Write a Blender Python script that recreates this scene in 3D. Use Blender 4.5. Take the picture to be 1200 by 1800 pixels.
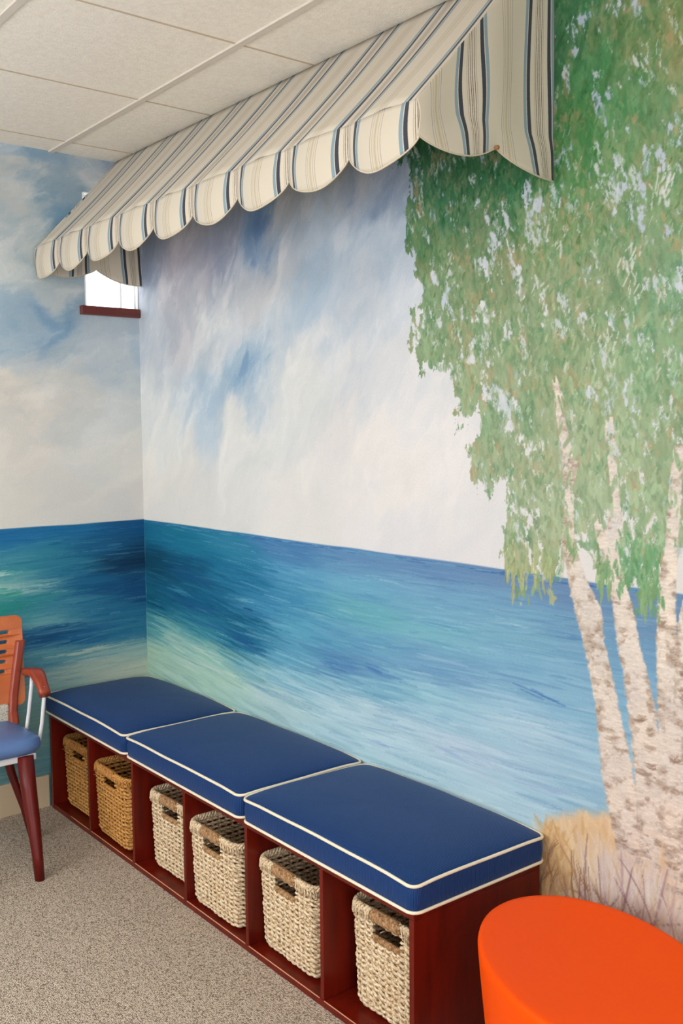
import bpy, bmesh, math, random
import numpy as np
from mathutils import Matrix, Vector
PI = math.pi
scene = bpy.context.scene
for o in list(bpy.data.objects): bpy.data.objects.remove(o)
COL = scene.collection

# ------------------------------------------------------------------ camera
def make_camera():
    yaw, pitch, roll = 0.9002717, 0.0822530, -0.0085419
    fw = Vector((-math.sin(yaw)*math.cos(pitch), math.cos(yaw)*math.cos(pitch), -math.sin(pitch)))
    r = Vector((math.cos(yaw), math.sin(yaw), 0)); u = r.cross(fw)
    c, s = math.cos(roll), math.sin(roll)
    R, U = c*r + s*u, -s*r + c*u
    cam = bpy.data.cameras.new('camera'); o = bpy.data.objects.new('camera', cam); COL.objects.link(o)
    m = Matrix((R, U, -fw)).transposed().to_4x4(); m.translation = (3.8968, -1.9950, 1.5413)
    o.matrix_world = m
    cam.sensor_fit = 'VERTICAL'; cam.sensor_height = 36; cam.sensor_width = 24
    cam.lens = 1743.16/1800*36; cam.clip_start = .02
    scene.camera = o
make_camera()

# ------------------------------------------------------------------ view, world, lights
vs = scene.view_settings
scene.display_settings.display_device = 'sRGB'
vs.view_transform = 'Standard'; vs.look = 'None'; vs.exposure = -0.17; vs.gamma = 1; vs.use_curve_mapping = False
world = bpy.data.worlds.new('daylight'); scene.world = world; world.use_nodes = True
wn = world.node_tree.nodes['Background']; wn.inputs[0].default_value = (.9, .95, 1, 1); wn.inputs[1].default_value = 6
def area(name, loc, aim, sx, sy, power, col):
    l = bpy.data.lights.new(name, 'AREA'); l.shape = 'RECTANGLE'; l.size = sx; l.size_y = sy; l.energy = power; l.color = col
    o = bpy.data.objects.new(name, l); COL.objects.link(o); o.location = loc
    o.rotation_euler = (Vector(aim)-Vector(loc)).to_track_quat('-Z', 'Y').to_euler()
area('offscreen_light', (1.75, -3.62, 1.45), (1.4, 0, 1.1), 2.2, 1.45, 36, (1, .99, .97))
area('offscreen_light', (5.12, -2.2, 1.5), (2.2, -.4, 1.7), 1.8, 1.4, 27, (1, .98, .94))  # added light from the unseen far side, brightens the awning's end panel
area('ceiling_panel', (3.2, -2.4, 2.645), (3.2, -2.4, 0), 1.2, .6, 13, (1, .97, .92))
area('ceiling_panel', (1.2, -2.1, 2.645), (1.2, -2.1, 0), 1.2, .6, 14, (1, .97, .92))


H = 2.6613; HZ = 1.1638           # ceiling height, painted horizon
ROOM_X = 5.2; ROOM_Y = -3.7
# ------------------------------------------------------------------ helpers
def s2l(c):
    c = np.asarray(c, float)/255.0
    return np.where(c <= .04045, c/12.92, ((c+.055)/1.055)**2.4)
def rgb(*c): return (*[float(v) for v in s2l(c)], 1)
def mat(name, col, rough=.5, bump=None, mix=None, spec=.5, coat=0, metal=0, sheen=0, coords='Object'):
    """col sRGB; mix=(col2, scale(xyz), detail, contrast lo, hi); bump=(scale xyz, strength, distance)"""
    m = bpy.data.materials.new(name); m.use_nodes = True; nt = m.node_tree; N = nt.nodes; L = nt.links
    b = N['Principled BSDF']
    b.inputs['Base Color'].default_value = rgb(*col); b.inputs['Roughness'].default_value = rough
    b.inputs['Specular IOR Level'].default_value = spec; b.inputs['Coat Weight'].default_value = coat
    b.inputs['Metallic'].default_value = metal; b.inputs['Sheen Weight'].default_value = sheen
    tc = N.new('ShaderNodeTexCoord')
    def noise(scale, detail=4, rough_=.55):
        mp = N.new('ShaderNodeMapping'); mp.inputs['Scale'].default_value = scale
        L.new(tc.outputs[coords], mp.inputs[0]); n = N.new('ShaderNodeTexNoise'); n.inputs['Scale'].default_value = 1
        n.inputs['Detail'].default_value = detail; n.inputs['Roughness'].default_value = rough_
        L.new(mp.outputs[0], n.inputs['Vector']); return n
    if mix:
        n = noise(mix[1], mix[2]); r = N.new('ShaderNodeMapRange'); r.inputs[1].default_value = mix[3]; r.inputs[2].default_value = mix[4]
        L.new(n.outputs[0], r.inputs[0]); x = N.new('ShaderNodeMix'); x.data_type = 'RGBA'
        x.inputs[6].default_value = rgb(*col); x.inputs[7].default_value = rgb(*mix[0])
        L.new(r.outputs[0], x.inputs[0]); L.new(x.outputs[2], b.inputs['Base Color'])
    if bump:
        n = noise(bump[0], 3); bp = N.new('ShaderNodeBump'); bp.inputs['Strength'].default_value = bump[1]; bp.inputs['Distance'].default_value = bump[2]
        L.new(n.outputs[0], bp.inputs['Height']); L.new(bp.outputs[0], b.inputs['Normal'])
    return m
def mesh_obj(name, verts, faces, m=None, parent=None, smooth=False, loc=None):
    me = bpy.data.meshes.new(name); me.from_pydata([tuple(map(float, v)) for v in verts], [], faces); me.update()
    if smooth: me.shade_smooth()
    if m: me.materials.append(m)
    o = bpy.data.objects.new(name, me); COL.objects.link(o)
    if parent: o.parent = parent
    if loc is not None: o.location = loc
    return o
class MB:
    def __init__(s): s.v = []; s.f = []
    def add(s, v, f): n = len(s.v); s.v += [tuple(p) for p in v]; s.f += [tuple(i+n for i in q) for q in f]; return s
    def box(s, a, b, bev=0):
        (x0, y0, z0), (x1, y1, z1) = a, b
        if not bev:
            return s.add([(x0,y0,z0),(x1,y0,z0),(x1,y1,z0),(x0,y1,z0),(x0,y0,z1),(x1,y0,z1),(x1,y1,z1),(x0,y1,z1)],
                         [(0,3,2,1),(4,5,6,7),(0,1,5,4),(1,2,6,5),(2,3,7,6),(3,0,4,7)])
        bm = bmesh.new(); bmesh.ops.create_cube(bm, size=1)
        for v in bm.verts: v.co = Vector(((x0+x1)/2+v.co.x*(x1-x0), (y0+y1)/2+v.co.y*(y1-y0), (z0+z1)/2+v.co.z*(z1-z0)))
        bmesh.ops.bevel(bm, geom=bm.edges[:], offset=bev, segments=2, affect='EDGES', profile=.5)
        bm.verts.index_update(); r = s.add([v.co[:] for v in bm.verts], [[v.index for v in f.verts] for f in bm.faces]); bm.free(); return r
    def tube(s, pts, rad, n=8, closed=False, flat=1, caps=True):
        """tube along pts; rad scalar or list; flat squashes the section vertically"""
        P = [Vector(p) for p in pts]; k = len(P); V = []; F = []
        prev = None
        for i, p in enumerate(P):
            a = P[(i-1) % k] if (closed or i > 0) else p; b = P[(i+1) % k] if (closed or i < k-1) else p
            t = (b-a).normalized()
            if prev is None:
                up = Vector((0,0,1)) if abs(t.z) < .9 else Vector((1,0,0)); u = (up - t*up.dot(t)).normalized()
            else: u = (prev - t*prev.dot(t)).normalized()
            prev = u; w = t.cross(u); r = rad[i] if hasattr(rad, '__len__') else rad
            for j in range(n):
                an = 2*PI*j/n; V.append(p + u*(r*math.cos(an)*flat) + w*(r*math.sin(an)))
        for i in range(k if closed else k-1):
            for j in range(n):
                a = i*n+j; b = i*n+(j+1) % n; i2 = (i+1) % k; F.append((a, b, i2*n+(j+1) % n, i2*n+j))
        if not closed and caps: F.append(tuple(range(n))[::-1]); F.append(tuple((k-1)*n+j for j in range(n)))
        return s.add(V, F)
    def sweep(s, pts, sections, caps=True):
        """rings: sections[i] is a list of (u, w) offsets; pts[i] = (centre, uvec, wvec)"""
        n = len(sections[0]); V = []; F = []
        for (c, u, w), sec in zip(pts, sections):
            for a, b in sec: V.append(Vector(c)+Vector(u)*a+Vector(w)*b)
        for i in range(len(pts)-1):
            for j in range(n): F.append((i*n+j, i*n+(j+1) % n, (i+1)*n+(j+1) % n, (i+1)*n+j))
        if caps: F.append(tuple(range(n))[::-1]); F.append(tuple((len(pts)-1)*n+j for j in range(n)))
        return s.add(V, F)
    def build(s, name, m=None, parent=None, smooth=False, loc=None):
        o = mesh_obj(name, s.v, s.f, m, parent, smooth, loc); return o
def fixn(o):
    bm = bmesh.new(); bm.from_mesh(o.data); bmesh.ops.recalc_face_normals(bm, faces=bm.faces); bm.to_mesh(o.data); bm.free(); return o
def mods(o, bev=0, sub=0, autosmooth=False):
    if bev: b = o.modifiers.new('bevel', 'BEVEL'); b.width = bev; b.segments = 3; b.limit_method = 'ANGLE'
    if sub: b = o.modifiers.new('sub', 'SUBSURF'); b.levels = sub; b.render_levels = sub
    return o
def empty(name, label, cat, loc=(0,0,0), group=None, rz=0):
    o = bpy.data.objects.new(name, None); COL.objects.link(o); o.location = loc; o.rotation_euler = (0,0,rz)
    o.empty_display_size = .1
    o['label'] = label; o['category'] = cat
    if group: o['group'] = group
    return o
def structure(o): o['kind'] = 'structure'; return o
def copy_tree(root):
    def cp(o, parent):
        c = o.copy(); COL.objects.link(c); c.parent = parent
        for ch in o.children: cp(ch, c)
        return c
    return cp(root, None)

# ------------------------------------------------------------------ the mural painted on the two walls
# everything below is paint: positions in metres along the wall (u) and up (z), colours in sRGB
SKY_R = [(0.109,2.342,140,150,169),(0.087,1.922,187,192,199),(0.073,1.636,200,203,203),(0.056,1.321,205,203,199),(0.428,2.271,160,159,171),(0.372,2.035,179,180,187),(0.723,2.33,142,151,169),(0.91,2.278,122,146,175),(1.151,2.331,169,172,177),(1.147,2.145,179,184,191),(0.868,2.105,190,192,197),(0.626,1.881,189,194,199),(0.821,1.785,154,176,194),(0.534,1.67,174,188,200),(1.005,1.853,192,200,208),(1.272,2.018,175,190,205),(1.393,2.145,178,190,204),(1.396,2.321,171,174,177),(1.561,2.271,153,166,187),(1.639,2.306,153,168,191),(1.612,2.112,184,196,210),(1.504,1.955,201,206,213),(1.713,2.031,201,208,217),(1.388,1.789,206,208,212),(1.137,1.651,206,208,208),(1.661,1.72,214,214,216),(1.385,1.535,219,214,212),(0.772,1.453,206,206,204),(0.432,1.312,204,202,198),(1.13,1.301,215,212,209),(1.659,1.431,223,218,215),(1.901,1.501,222,218,218),(1.946,1.31,220,216,216),(1.658,1.241,216,214,216),(2.074,1.287,218,216,216),(2.111,1.771,214,214,216),(2.305,1.216,220,216,214),(2.553,1.213,216,214,210),(2.465,1.744,206,210,214),(2.291,2.308,177,190,203),(2.594,2.111,191,198,208),(0.483,2.542,152,165,182),(0.92,2.647,162,175,188),(1.4,2.615,167,180,193)]
WATER_R = [(0.047,1.136,19,95,128),(0.237,1.126,16,101,130),(0.039,0.987,2,63,88),(0.03,0.824,8,81,108),(0.024,0.698,64,133,143),(0.017,0.571,162,193,170),(0.216,0.678,144,181,166),(0.211,0.568,159,193,173),(0.423,1.082,18,103,133),(0.373,0.985,6,73,106),(0.413,0.85,8,83,118),(0.681,1.105,34,113,143),(0.758,1.004,24,103,138),(0.672,0.84,12,85,118),(0.454,0.739,54,128,143),(0.79,0.748,10,87,123),(0.583,0.669,144,183,168),(0.664,0.582,164,198,178),(0.826,0.646,115,168,182),(1.058,1.127,69,118,164),(1.124,1.044,83,146,182),(0.982,0.925,59,130,167),(1.12,0.843,87,155,182),(1.049,0.75,89,154,182),(1.116,0.66,142,188,203),(0.974,0.58,175,202,204),(1.438,1.133,93,134,174),(1.437,1.041,104,161,189),(1.494,0.956,100,165,178),(1.493,0.864,98,154,185),(1.374,0.768,86,132,174),(1.491,0.734,121,173,195),(1.432,0.628,177,205,215),(1.655,0.605,181,208,219),(1.371,0.537,173,207,216),(1.807,1.135,98,135,175),(1.807,1.051,112,161,191),(1.807,0.949,118,174,191),(1.855,0.839,107,151,187),(1.807,0.745,148,192,207),(1.902,0.698,157,195,212),(1.947,0.609,184,203,219),(1.757,0.56,176,208,219),(2.075,1.147,100,133,171),(2.075,1.069,111,158,189),(2.117,0.997,120,168,192),(2.177,0.9,116,164,194),(2.118,0.795,152,189,210),(2.179,0.73,178,203,219),(2.119,0.621,168,198,216),(2.036,0.534,181,210,222),(2.2,0.565,168,203,220),(2.239,0.53,176,206,219),(2.306,1.129,102,133,170),(2.308,1.012,109,154,185),(2.309,0.895,133,177,202),(2.346,0.814,134,179,205),(2.382,0.721,148,188,210),(2.384,0.619,140,182,206),(2.555,1.133,104,135,170),(2.557,1.012,109,151,184),(2.512,0.921,120,165,196),(2.63,1.09,104,139,173)]
SKY_L = [(-0.573,2.629,150,172,190),(-0.438,2.641,130,158,180),(-0.224,2.607,165,175,182),(-0.533,2.517,178,184,186),(-0.348,2.522,140,160,175),(-0.353,2.364,115,148,172),(-0.451,2.264,160,175,182),(-0.541,2.299,170,182,188),(-0.455,2.13,180,188,190),(-0.575,1.989,150,172,188),(-0.413,1.999,128,158,182),(-0.344,1.911,170,184,192),(-0.465,1.861,185,192,196),(-0.117,1.97,178,188,196),(-0.015,1.879,180,192,200),(-0.122,1.827,185,194,200),(-0.562,1.723,205,200,192),(-0.328,1.682,200,200,196),(-0.073,1.685,198,202,202),(-0.477,1.498,212,206,198),(-0.133,1.444,204,204,200),(-0.576,1.319,208,204,196),(-0.341,1.262,204,202,196),(-0.033,1.246,204,202,198),(0.02,2.644,140,155,175),(-0.108,2.276,150,160,180)]
WATER_L = [(-0.629,1.13,25,100,150),(-0.394,1.147,20,98,145),(-0.035,1.147,14,78,125),(-0.038,1.049,10,60,95),(-0.196,1.061,18,85,128),(-0.08,0.978,6,48,78),(-0.397,1.054,40,118,140),(-0.54,1.043,60,130,150),(-0.589,0.978,50,130,140),(-0.636,0.926,160,190,180),(-0.567,0.93,130,170,170),(-0.5,0.853,40,120,130),(-0.594,0.841,40,140,130),(-0.375,0.981,35,110,140),(-0.277,0.924,22,90,130),(-0.149,0.886,12,72,115),(-0.044,0.85,14,70,115),(-0.355,0.836,60,125,150),(-0.455,0.777,100,155,165),(-0.204,0.794,30,100,135),(-0.259,0.679,25,90,135),(-0.457,0.707,18,75,120),(-0.102,0.683,40,110,140),(-0.387,0.625,90,145,155),(-0.078,0.579,130,165,165),(-0.211,0.562,170,185,170),(-0.08,0.517,180,190,175),(-0.34,0.546,150,170,160),(-0.51,0.573,60,120,145),(-0.515,0.432,110,150,150),(-0.59,0.305,110,150,150),(-0.499,0.19,90,135,145),(-0.643,0.128,100,140,145),(-0.501,0.119,90,130,138)]
LEAF = [(1.714,2.339,42,105,71),(1.9,2.253,38,100,62),(1.809,2.208,64,118,80),(2.108,2.181,40,105,62),(2.288,2.497,56,113,71),(2.375,2.353,64,131,75),(2.292,2.24,73,131,71),(2.453,2.447,91,122,75),(2.572,2.447,117,135,80),(2.532,2.249,104,140,93),(2.459,2.112,113,149,97),(2.595,2.048,122,153,106),(1.809,2.082,106,137,90),(1.987,2.039,111,133,91),(1.9,1.912,125,151,109),(2.11,1.918,133,154,113),(2.223,2.046,123,149,98),(2.296,1.869,138,159,118),(2.463,1.903,129,154,113),(2.6,1.835,121,159,118),(1.855,1.758,131,156,115),(2.009,1.656,147,167,127),(2.226,1.705,139,160,119),(2.386,1.641,151,171,131),(2.544,1.687,136,167,127),(2.113,1.532,143,162,126),(2.301,1.531,155,171,135),(2.47,1.504,155,175,136),(2.607,1.504,143,164,127),(2.031,1.424,147,167,131),(2.211,1.355,155,171,136),(2.39,1.336,162,179,144),(2.551,1.346,151,173,135),(2.115,1.198,155,171,135),(2.232,1.179,162,173,135),(2.507,1.195,109,160,116),(2.41,1.184,132,167,127)]
LEAF_EDGE = [(1.64,2.42),(1.694,2.295),(1.733,2.214),(1.683,2.117),(1.766,2.056),(1.749,1.994),(1.79,1.924),(1.699,1.793),(1.773,1.812),(1.765,1.731),(1.889,1.684),(1.912,1.644),(1.866,1.565),(1.977,1.618),(2.01,1.571),(1.95,1.485),(1.972,1.391),(2.004,1.321),(2.048,1.417),(2.123,1.408),(2.086,1.318),(2.074,1.186),(2.126,1.138),(2.146,1.063),(2.159,1.157),(2.222,1.253),(2.194,1.123),(2.266,1.117),(2.287,1.222),(2.357,1.249),(2.384,1.195),(2.41,1.128),(2.45,1.223),(2.491,1.179),(2.524,1.108),(2.542,1.185),(2.568,1.235),(2.627,1.253),(2.791,1.25),(2.91,1.367),(2.983,1.924),(2.958,2.666),(1.899,3.075),(1.641,2.631)]
TRUNKS = [[(2.252,1.675,0.009),(2.274,1.567,0.0145),(2.296,1.474,0.02),(2.303,1.374,0.014),(2.301,1.259,0.0215),(2.329,1.168,0.03),(2.363,1.095,0.0465),(2.382,1.016,0.036),(2.405,0.94,0.0375),(2.425,0.861,0.037),(2.443,0.786,0.045),(2.456,0.708,0.05),(2.472,0.637,0.051),(2.487,0.549,0.041),(2.501,0.454,0.029)],
  [(2.323,1.46,0.009),(2.303,1.374,0.0125)],
  [(2.418,1.568,0.015),(2.43,1.465,0.013),(2.443,1.367,0.013),(2.441,1.305,0.023),(2.425,1.269,0.0315),(2.443,1.188,0.0275),(2.467,1.112,0.0305),(2.483,1.029,0.0355),(2.505,0.954,0.038),(2.524,0.877,0.0425),(2.537,0.787,0.042),(2.545,0.695,0.0375),(2.551,0.612,0.0375),(2.555,0.501,0.0315)],
  [(2.384,1.33,0.0105),(2.402,1.267,0.0155),(2.439,1.187,0.0115)],
  [(2.61,1.501,0.0145),(2.603,1.393,0.0175),(2.597,1.264,0.018),(2.587,1.178,0.024),(2.587,1.068,0.0285),(2.598,0.948,0.0345),(2.61,0.82,0.042),(2.618,0.71,0.0475),(2.627,0.581,0.0445),(2.632,0.5,0.037)],
  [(2.709,1.355,0.0205),(2.67,1.225,0.0225),(2.641,1.118,0.0215),(2.632,1.012,0.022),(2.629,0.905,0.0215)]]
SKY_STROKES = [(1.017,2.318,0.834,2.211,0.058,79,111,155,0.425),(0.981,2.286,0.89,2.222,0.035,60,96,140,0.425),(1.084,2.268,0.752,2.038,0.083,145,161,185,0.2975),(0.801,2.357,0.507,2.065,0.095,150,142,158,0.255),(0.429,2.293,0.282,2.089,0.133,159,147,163,0.2975),(0.97,1.856,0.721,1.685,0.06,113,145,177,0.4675),(0.897,1.821,0.782,1.746,0.041,99,135,171,0.425),(0.703,1.749,0.488,1.582,0.06,137,165,189,0.34),(1.665,2.317,1.533,2.158,0.027,117,141,173,0.34),(1.561,2.255,1.393,2.128,0.04,145,165,189,0.34),(1.505,2.094,1.207,1.913,0.069,156,178,200,0.2975),(1.272,2.054,1.074,1.848,0.061,165,185,203,0.2975),(1.39,1.932,1.267,1.759,0.038,156,180,200,0.255),(0.623,1.796,0.492,1.693,0.041,146,170,192,0.2975),(1.214,2.246,1.081,2.136,0.038,126,146,174,0.255),(1.508,2.333,1.274,2.163,0.082,190,190,190,0.255),(0.865,1.985,0.625,1.839,0.074,173,181,197,0.2975),(0.503,1.978,0.314,1.768,0.108,204,196,196,0.2975),(1.147,2.145,0.787,1.911,0.082,204,200,199,0.34),(1.388,1.753,0.998,1.536,0.088,214,212,209,0.34),(1.808,1.696,1.711,1.634,0.028,197,205,213,0.255),(1.808,1.598,1.76,1.533,0.016,197,205,213,0.255),(1.659,1.293,1.552,1.233,0.025,201,206,213,0.255),(1.989,1.265,1.855,1.173,0.022,201,206,214,0.255),(1.065,1.457,0.686,1.235,0.103,213,212,209,0.34),(1.002,1.695,0.854,1.619,0.042,182,190,202,0.34),(0.393,1.447,0.194,1.254,0.091,196,196,191,0.255)]
SKY_STROKES_L = [(-0.459,2.041,-0.344,1.934,0.031,100,140,175,0.5),(-0.401,2.359,-0.228,2.47,0.044,100,140,165,0.5),(-0.597,1.987,-0.508,1.948,0.023,125,155,180,0.4),(-0.531,2.561,-0.324,2.525,0.039,130,155,175,0.35),(-0.317,2.005,-0.115,2.064,0.034,160,175,190,0.3),(-0.037,2.022,-0.001,1.807,0.031,150,175,198,0.4),(-0.58,2.446,-0.446,2.398,0.039,190,190,188,0.4),(-0.347,1.82,-0.02,1.71,0.026,170,185,196,0.35),(-0.368,1.922,-0.466,1.816,0.018,120,150,180,0.4),(-0.495,2.304,-0.43,2.199,0.031,185,190,190,0.4),(-0.573,2.651,-0.149,2.619,0.021,120,150,178,0.35),(-0.274,2.577,-0.124,2.622,0.023,185,185,190,0.4)]
WATER_STROKES = [(1.25,0.765,1.492,0.762,0.012,56,108,165,0.8),(1.492,0.79,1.707,0.777,0.016,69,116,174,0.7),(2.138,0.854,2.292,0.832,0.012,56,104,165,0.85),(1.219,0.799,1.375,0.806,0.011,74,129,178,0.6),(1.489,0.547,1.707,0.555,0.009,124,146,199,0.6),(1.807,0.607,2.014,0.601,0.011,133,154,204,0.5),(2.12,0.59,2.313,0.598,0.011,150,167,212,0.5),(2.219,0.548,2.332,0.55,0.011,116,154,199,0.5),(0.23,0.97,0.676,0.951,0.022,29,80,124,0.7),(0.175,0.843,0.753,0.829,0.019,33,85,131,0.7),(0.365,0.785,0.942,0.773,0.019,34,93,140,0.7),(0.669,0.751,0.941,0.731,0.022,33,86,136,0.7),(0.754,0.873,1.052,0.863,0.014,48,108,157,0.6),(0.675,0.906,0.871,0.91,0.008,124,176,191,0.6),(0.87,0.857,1.12,0.853,0.009,133,184,199,0.5),(0.177,0.891,0.414,0.873,0.014,90,146,170,0.5),(1.253,0.941,1.493,0.928,0.014,65,146,165,0.5),(1.378,1.015,1.657,1.011,0.011,78,133,178,0.5),(1.657,0.979,1.946,0.971,0.009,74,129,178,0.5),(1.495,1.084,1.709,1.073,0.007,150,193,208,0.5),(2.033,1.024,2.176,1.014,0.007,167,201,212,0.5),(2.234,1.016,2.395,1.012,0.011,74,120,170,0.6),(1.657,1.084,1.946,1.085,0.008,82,116,170,0.5),(1.373,0.663,1.655,0.668,0.019,188,210,220,0.6),(1.491,0.659,1.855,0.636,0.024,184,207,221,0.5),(1.807,0.642,2.119,0.621,0.024,192,206,223,0.6),(1.947,0.758,2.311,0.762,0.016,180,204,220,0.5),(0.213,0.605,0.745,0.587,0.024,180,197,191,0.6),(0.166,0.67,0.583,0.669,0.019,184,197,191,0.5),(0.745,0.565,1.114,0.558,0.024,180,204,208,0.5)]

rng = np.random.default_rng(7)
def vnoise(U, Z, su, sz, seed):
    r = np.random.default_rng(seed); G = r.random((257, 257))
    a = U/su; b = Z/sz; ia = np.floor(a).astype(int); ib = np.floor(b).astype(int); fa = a-ia; fb = b-ib
    fa = fa*fa*(3-2*fa); fb = fb*fb*(3-2*fb)
    g = lambda i, j: G[i % 257, j % 257]
    return (g(ia, ib)*(1-fa)+g(ia+1, ib)*fa)*(1-fb)+(g(ia, ib+1)*(1-fa)+g(ia+1, ib+1)*fa)*fb
def fbm(U, Z, su, sz, seed, octv=5, gain=.55):
    t = 0; a = 1; tot = 0
    for k in range(octv): t = t+a*vnoise(U+13.7*k, Z+7.1*k, su/2**k, sz/2**k, seed+k); tot += a; a *= gain
    return t/tot
def field(U, Z, pts, sx, sz, p=2.6, wu=None, wz=None):
    """smooth colour field through scattered control colours (normalised inverse distance), evaluated coarsely"""
    P = np.array(pts); num = np.zeros(U.shape+(3,)); den = np.zeros(U.shape)
    for x, z, r, g, b in P:
        w = 1/((((U-x)/sx)**2+((Z-z)/sz)**2)+.35)**p
        num += w[..., None]*np.array([r, g, b]); den += w
    return num/den[..., None]
def sample(coarse, cu, cz, u, z):
    iu = np.clip(np.searchsorted(cu, u)-1, 0, len(cu)-2); iz = np.clip(np.searchsorted(cz, z)-1, 0, len(cz)-2)
    fu = np.clip((u-cu[iu])/(cu[iu+1]-cu[iu]), 0, 1)[..., None]; fz = np.clip((z-cz[iz])/(cz[iz+1]-cz[iz]), 0, 1)[..., None]
    return (coarse[iz, iu]*(1-fu)+coarse[iz, iu+1]*fu)*(1-fz)+(coarse[iz+1, iu]*(1-fu)+coarse[iz+1, iu+1]*fu)*fz
class Canvas:
    def __init__(s, us, zs):
        s.u, s.z = us, zs; s.U, s.Z = np.meshgrid(us, zs); s.C = np.zeros(s.U.shape+(3,))
        s.bristle = np.random.default_rng(3).random((64, 512))
    def stroke(s, cu, cz, L, W, ang, col, alpha=1, soft=.35, dry=.0, curve=0, clip=None):
        """one brush mark: half-length L, half-width W; dry in 0..1 breaks it up into bristle streaks"""
        R = max(L, W)*1.1+.004
        ca, sa = math.cos(ang), math.sin(ang)
        ru = abs(L*ca)+abs(W*sa)+.004+abs(curve); rz = abs(L*sa)+abs(W*ca)+.004+abs(curve)
        i0, i1 = np.searchsorted(s.u, (cu-ru, cu+ru)); j0, j1 = np.searchsorted(s.z, (cz-rz, cz+rz))
        if i1-i0 < 2 or j1-j0 < 2: return
        U = s.U[j0:j1, i0:i1]-cu; Z = s.Z[j0:j1, i0:i1]-cz
        a = (U*ca+Z*sa)/L; b = (-U*sa+Z*ca)/W - (curve/W)*(1-a*a)
        w = np.sqrt(np.clip(1-a*a, 0, 1))**.7
        d = np.abs(b)/np.maximum(w, 1e-3)
        m = np.clip((1-d)/soft, 0, 1)*(np.abs(a) < 1)
        if dry > 0:
            k = rng.integers(64); jb = ((b+1)*10+rng.integers(400)).astype(int) % 512
            n = s.bristle[k][jb]; n2 = vnoise(U+cu*3.1, Z+cz*2.7, .005, .005, 55)
            m = m*np.clip(((n*.55+n2*.6)-dry*.75+.18)*5, 0, 1)
        m = m*alpha
        if clip is not None: m = m*clip[j0:j1, i0:i1]
        s.C[j0:j1, i0:i1] += (np.asarray(col, float)-s.C[j0:j1, i0:i1])*m[..., None]
def spaced(parts):
    out = []
    for a, b, d in parts: out.append(np.arange(a, b-1e-6, d))
    out.append(np.array([parts[-1][1]])); return np.concatenate(out)

def paint_sky_and_water(cv, sky, water, diag, seed, sea_bottom):
    U, Z = cv.U, cv.Z
    cu = np.linspace(cv.u[0], cv.u[-1], 160); cz = np.linspace(0, H, 130); CU, CZ = np.meshgrid(cu, cz)
    fs = field(CU, CZ, sky, .10, .09); fw = field(CU, CZ, water, .13, .03, 2.0)
    # clouds: swirl the lookup with noise that runs along the diagonal of the brushwork
    ca, sa = math.cos(diag), math.sin(diag)
    A = U*ca+Z*sa; B = -U*sa+Z*ca
    n1 = fbm(A, B, .30, .15, seed, 7, .6)-.5; n2 = fbm(A, B, .26, .14, seed+20, 7, .6)-.5
    A2 = A+n1*.30; B2 = B+n2*.22
    C = sample(fs, cu, cz, U+n1*.42, Z+n2*.36)
    up = np.clip((Z-1.2)/.8, 0, 1)
    puff = fbm(A2, B2, .20, .10, seed+40, 7, .62)
    C = C + ((puff-.5)*62*(.18+.82*up))[..., None]*np.array([1, .8, .6])
    cv.A, cv.B, cv.tear = A2, B2, fbm(A2, B2, .12, .05, seed+60, 6, .62)
    haze = np.clip((puff-.54)*5, 0, 1)*(.25+.75*up)
    C = C*(1-.28*haze[..., None])+np.array([222, 218, 216])*(.28*haze[..., None])
    # sea
    w1 = fbm(U, Z, .30, .03, seed+90, 5)-.5; w2 = fbm(U, Z, .42, .035, seed+95, 5)-.5
    S = sample(fw, cu, cz, U+w1*.22, Z+w2*.06)
    st = fbm(U, Z, .25, .006, seed+100, 5)-.5
    S = S + (st*15)[..., None]*np.array([1, .85, .7])
    edge = HZ + .0035*(vnoise(U, Z*0, .16, 1, seed+7)-.5)
    k = np.clip((edge-Z)/.003, 0, 1)[..., None]
    cv.C = C*(1-k)+S*k
    cv.sea = k[..., 0]*(Z > sea_bottom)
    return fw, cu, cz

def wall_mesh(cv, fn, hole=None):
    nz, nu = cv.U.shape; co = np.empty((nz*nu, 3), np.float32)
    co[:] = fn(cv.U.ravel(), cv.Z.ravel())
    idx = np.arange(nz*nu).reshape(nz, nu)
    q = np.stack([idx[:-1, :-1], idx[:-1, 1:], idx[1:, 1:], idx[1:, :-1]], -1).reshape(-1, 4)
    if hole:
        u0, u1, z0, z1 = hole; um = (cv.u[:-1]+cv.u[1:])/2; zm = (cv.z[:-1]+cv.z[1:])/2
        UM, ZM = np.meshgrid(um, zm); keep = ~((UM > u0) & (UM < u1) & (ZM > z0) & (ZM < z1)); q = q[keep.ravel()]
    me = bpy.data.meshes.new('mural'); me.vertices.add(len(co)); me.vertices.foreach_set('co', co.ravel())
    me.loops.add(q.size); me.loops.foreach_set('vertex_index', q.ravel().astype(np.int32))
    me.polygons.add(len(q)); me.polygons.foreach_set('loop_start', np.arange(0, q.size, 4, dtype=np.int32))
    me.update(calc_edges=True)
    at = me.color_attributes.new('paint', 'FLOAT_COLOR', 'POINT')
    c = np.ones((nz*nu, 4), np.float32); c[:, :3] = (s2l(np.clip(cv.C, 0, 250))*LIGHT_COMPENSATION).reshape(-1, 3)
    at.data.foreach_set('color', c.ravel())
    return me
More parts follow.
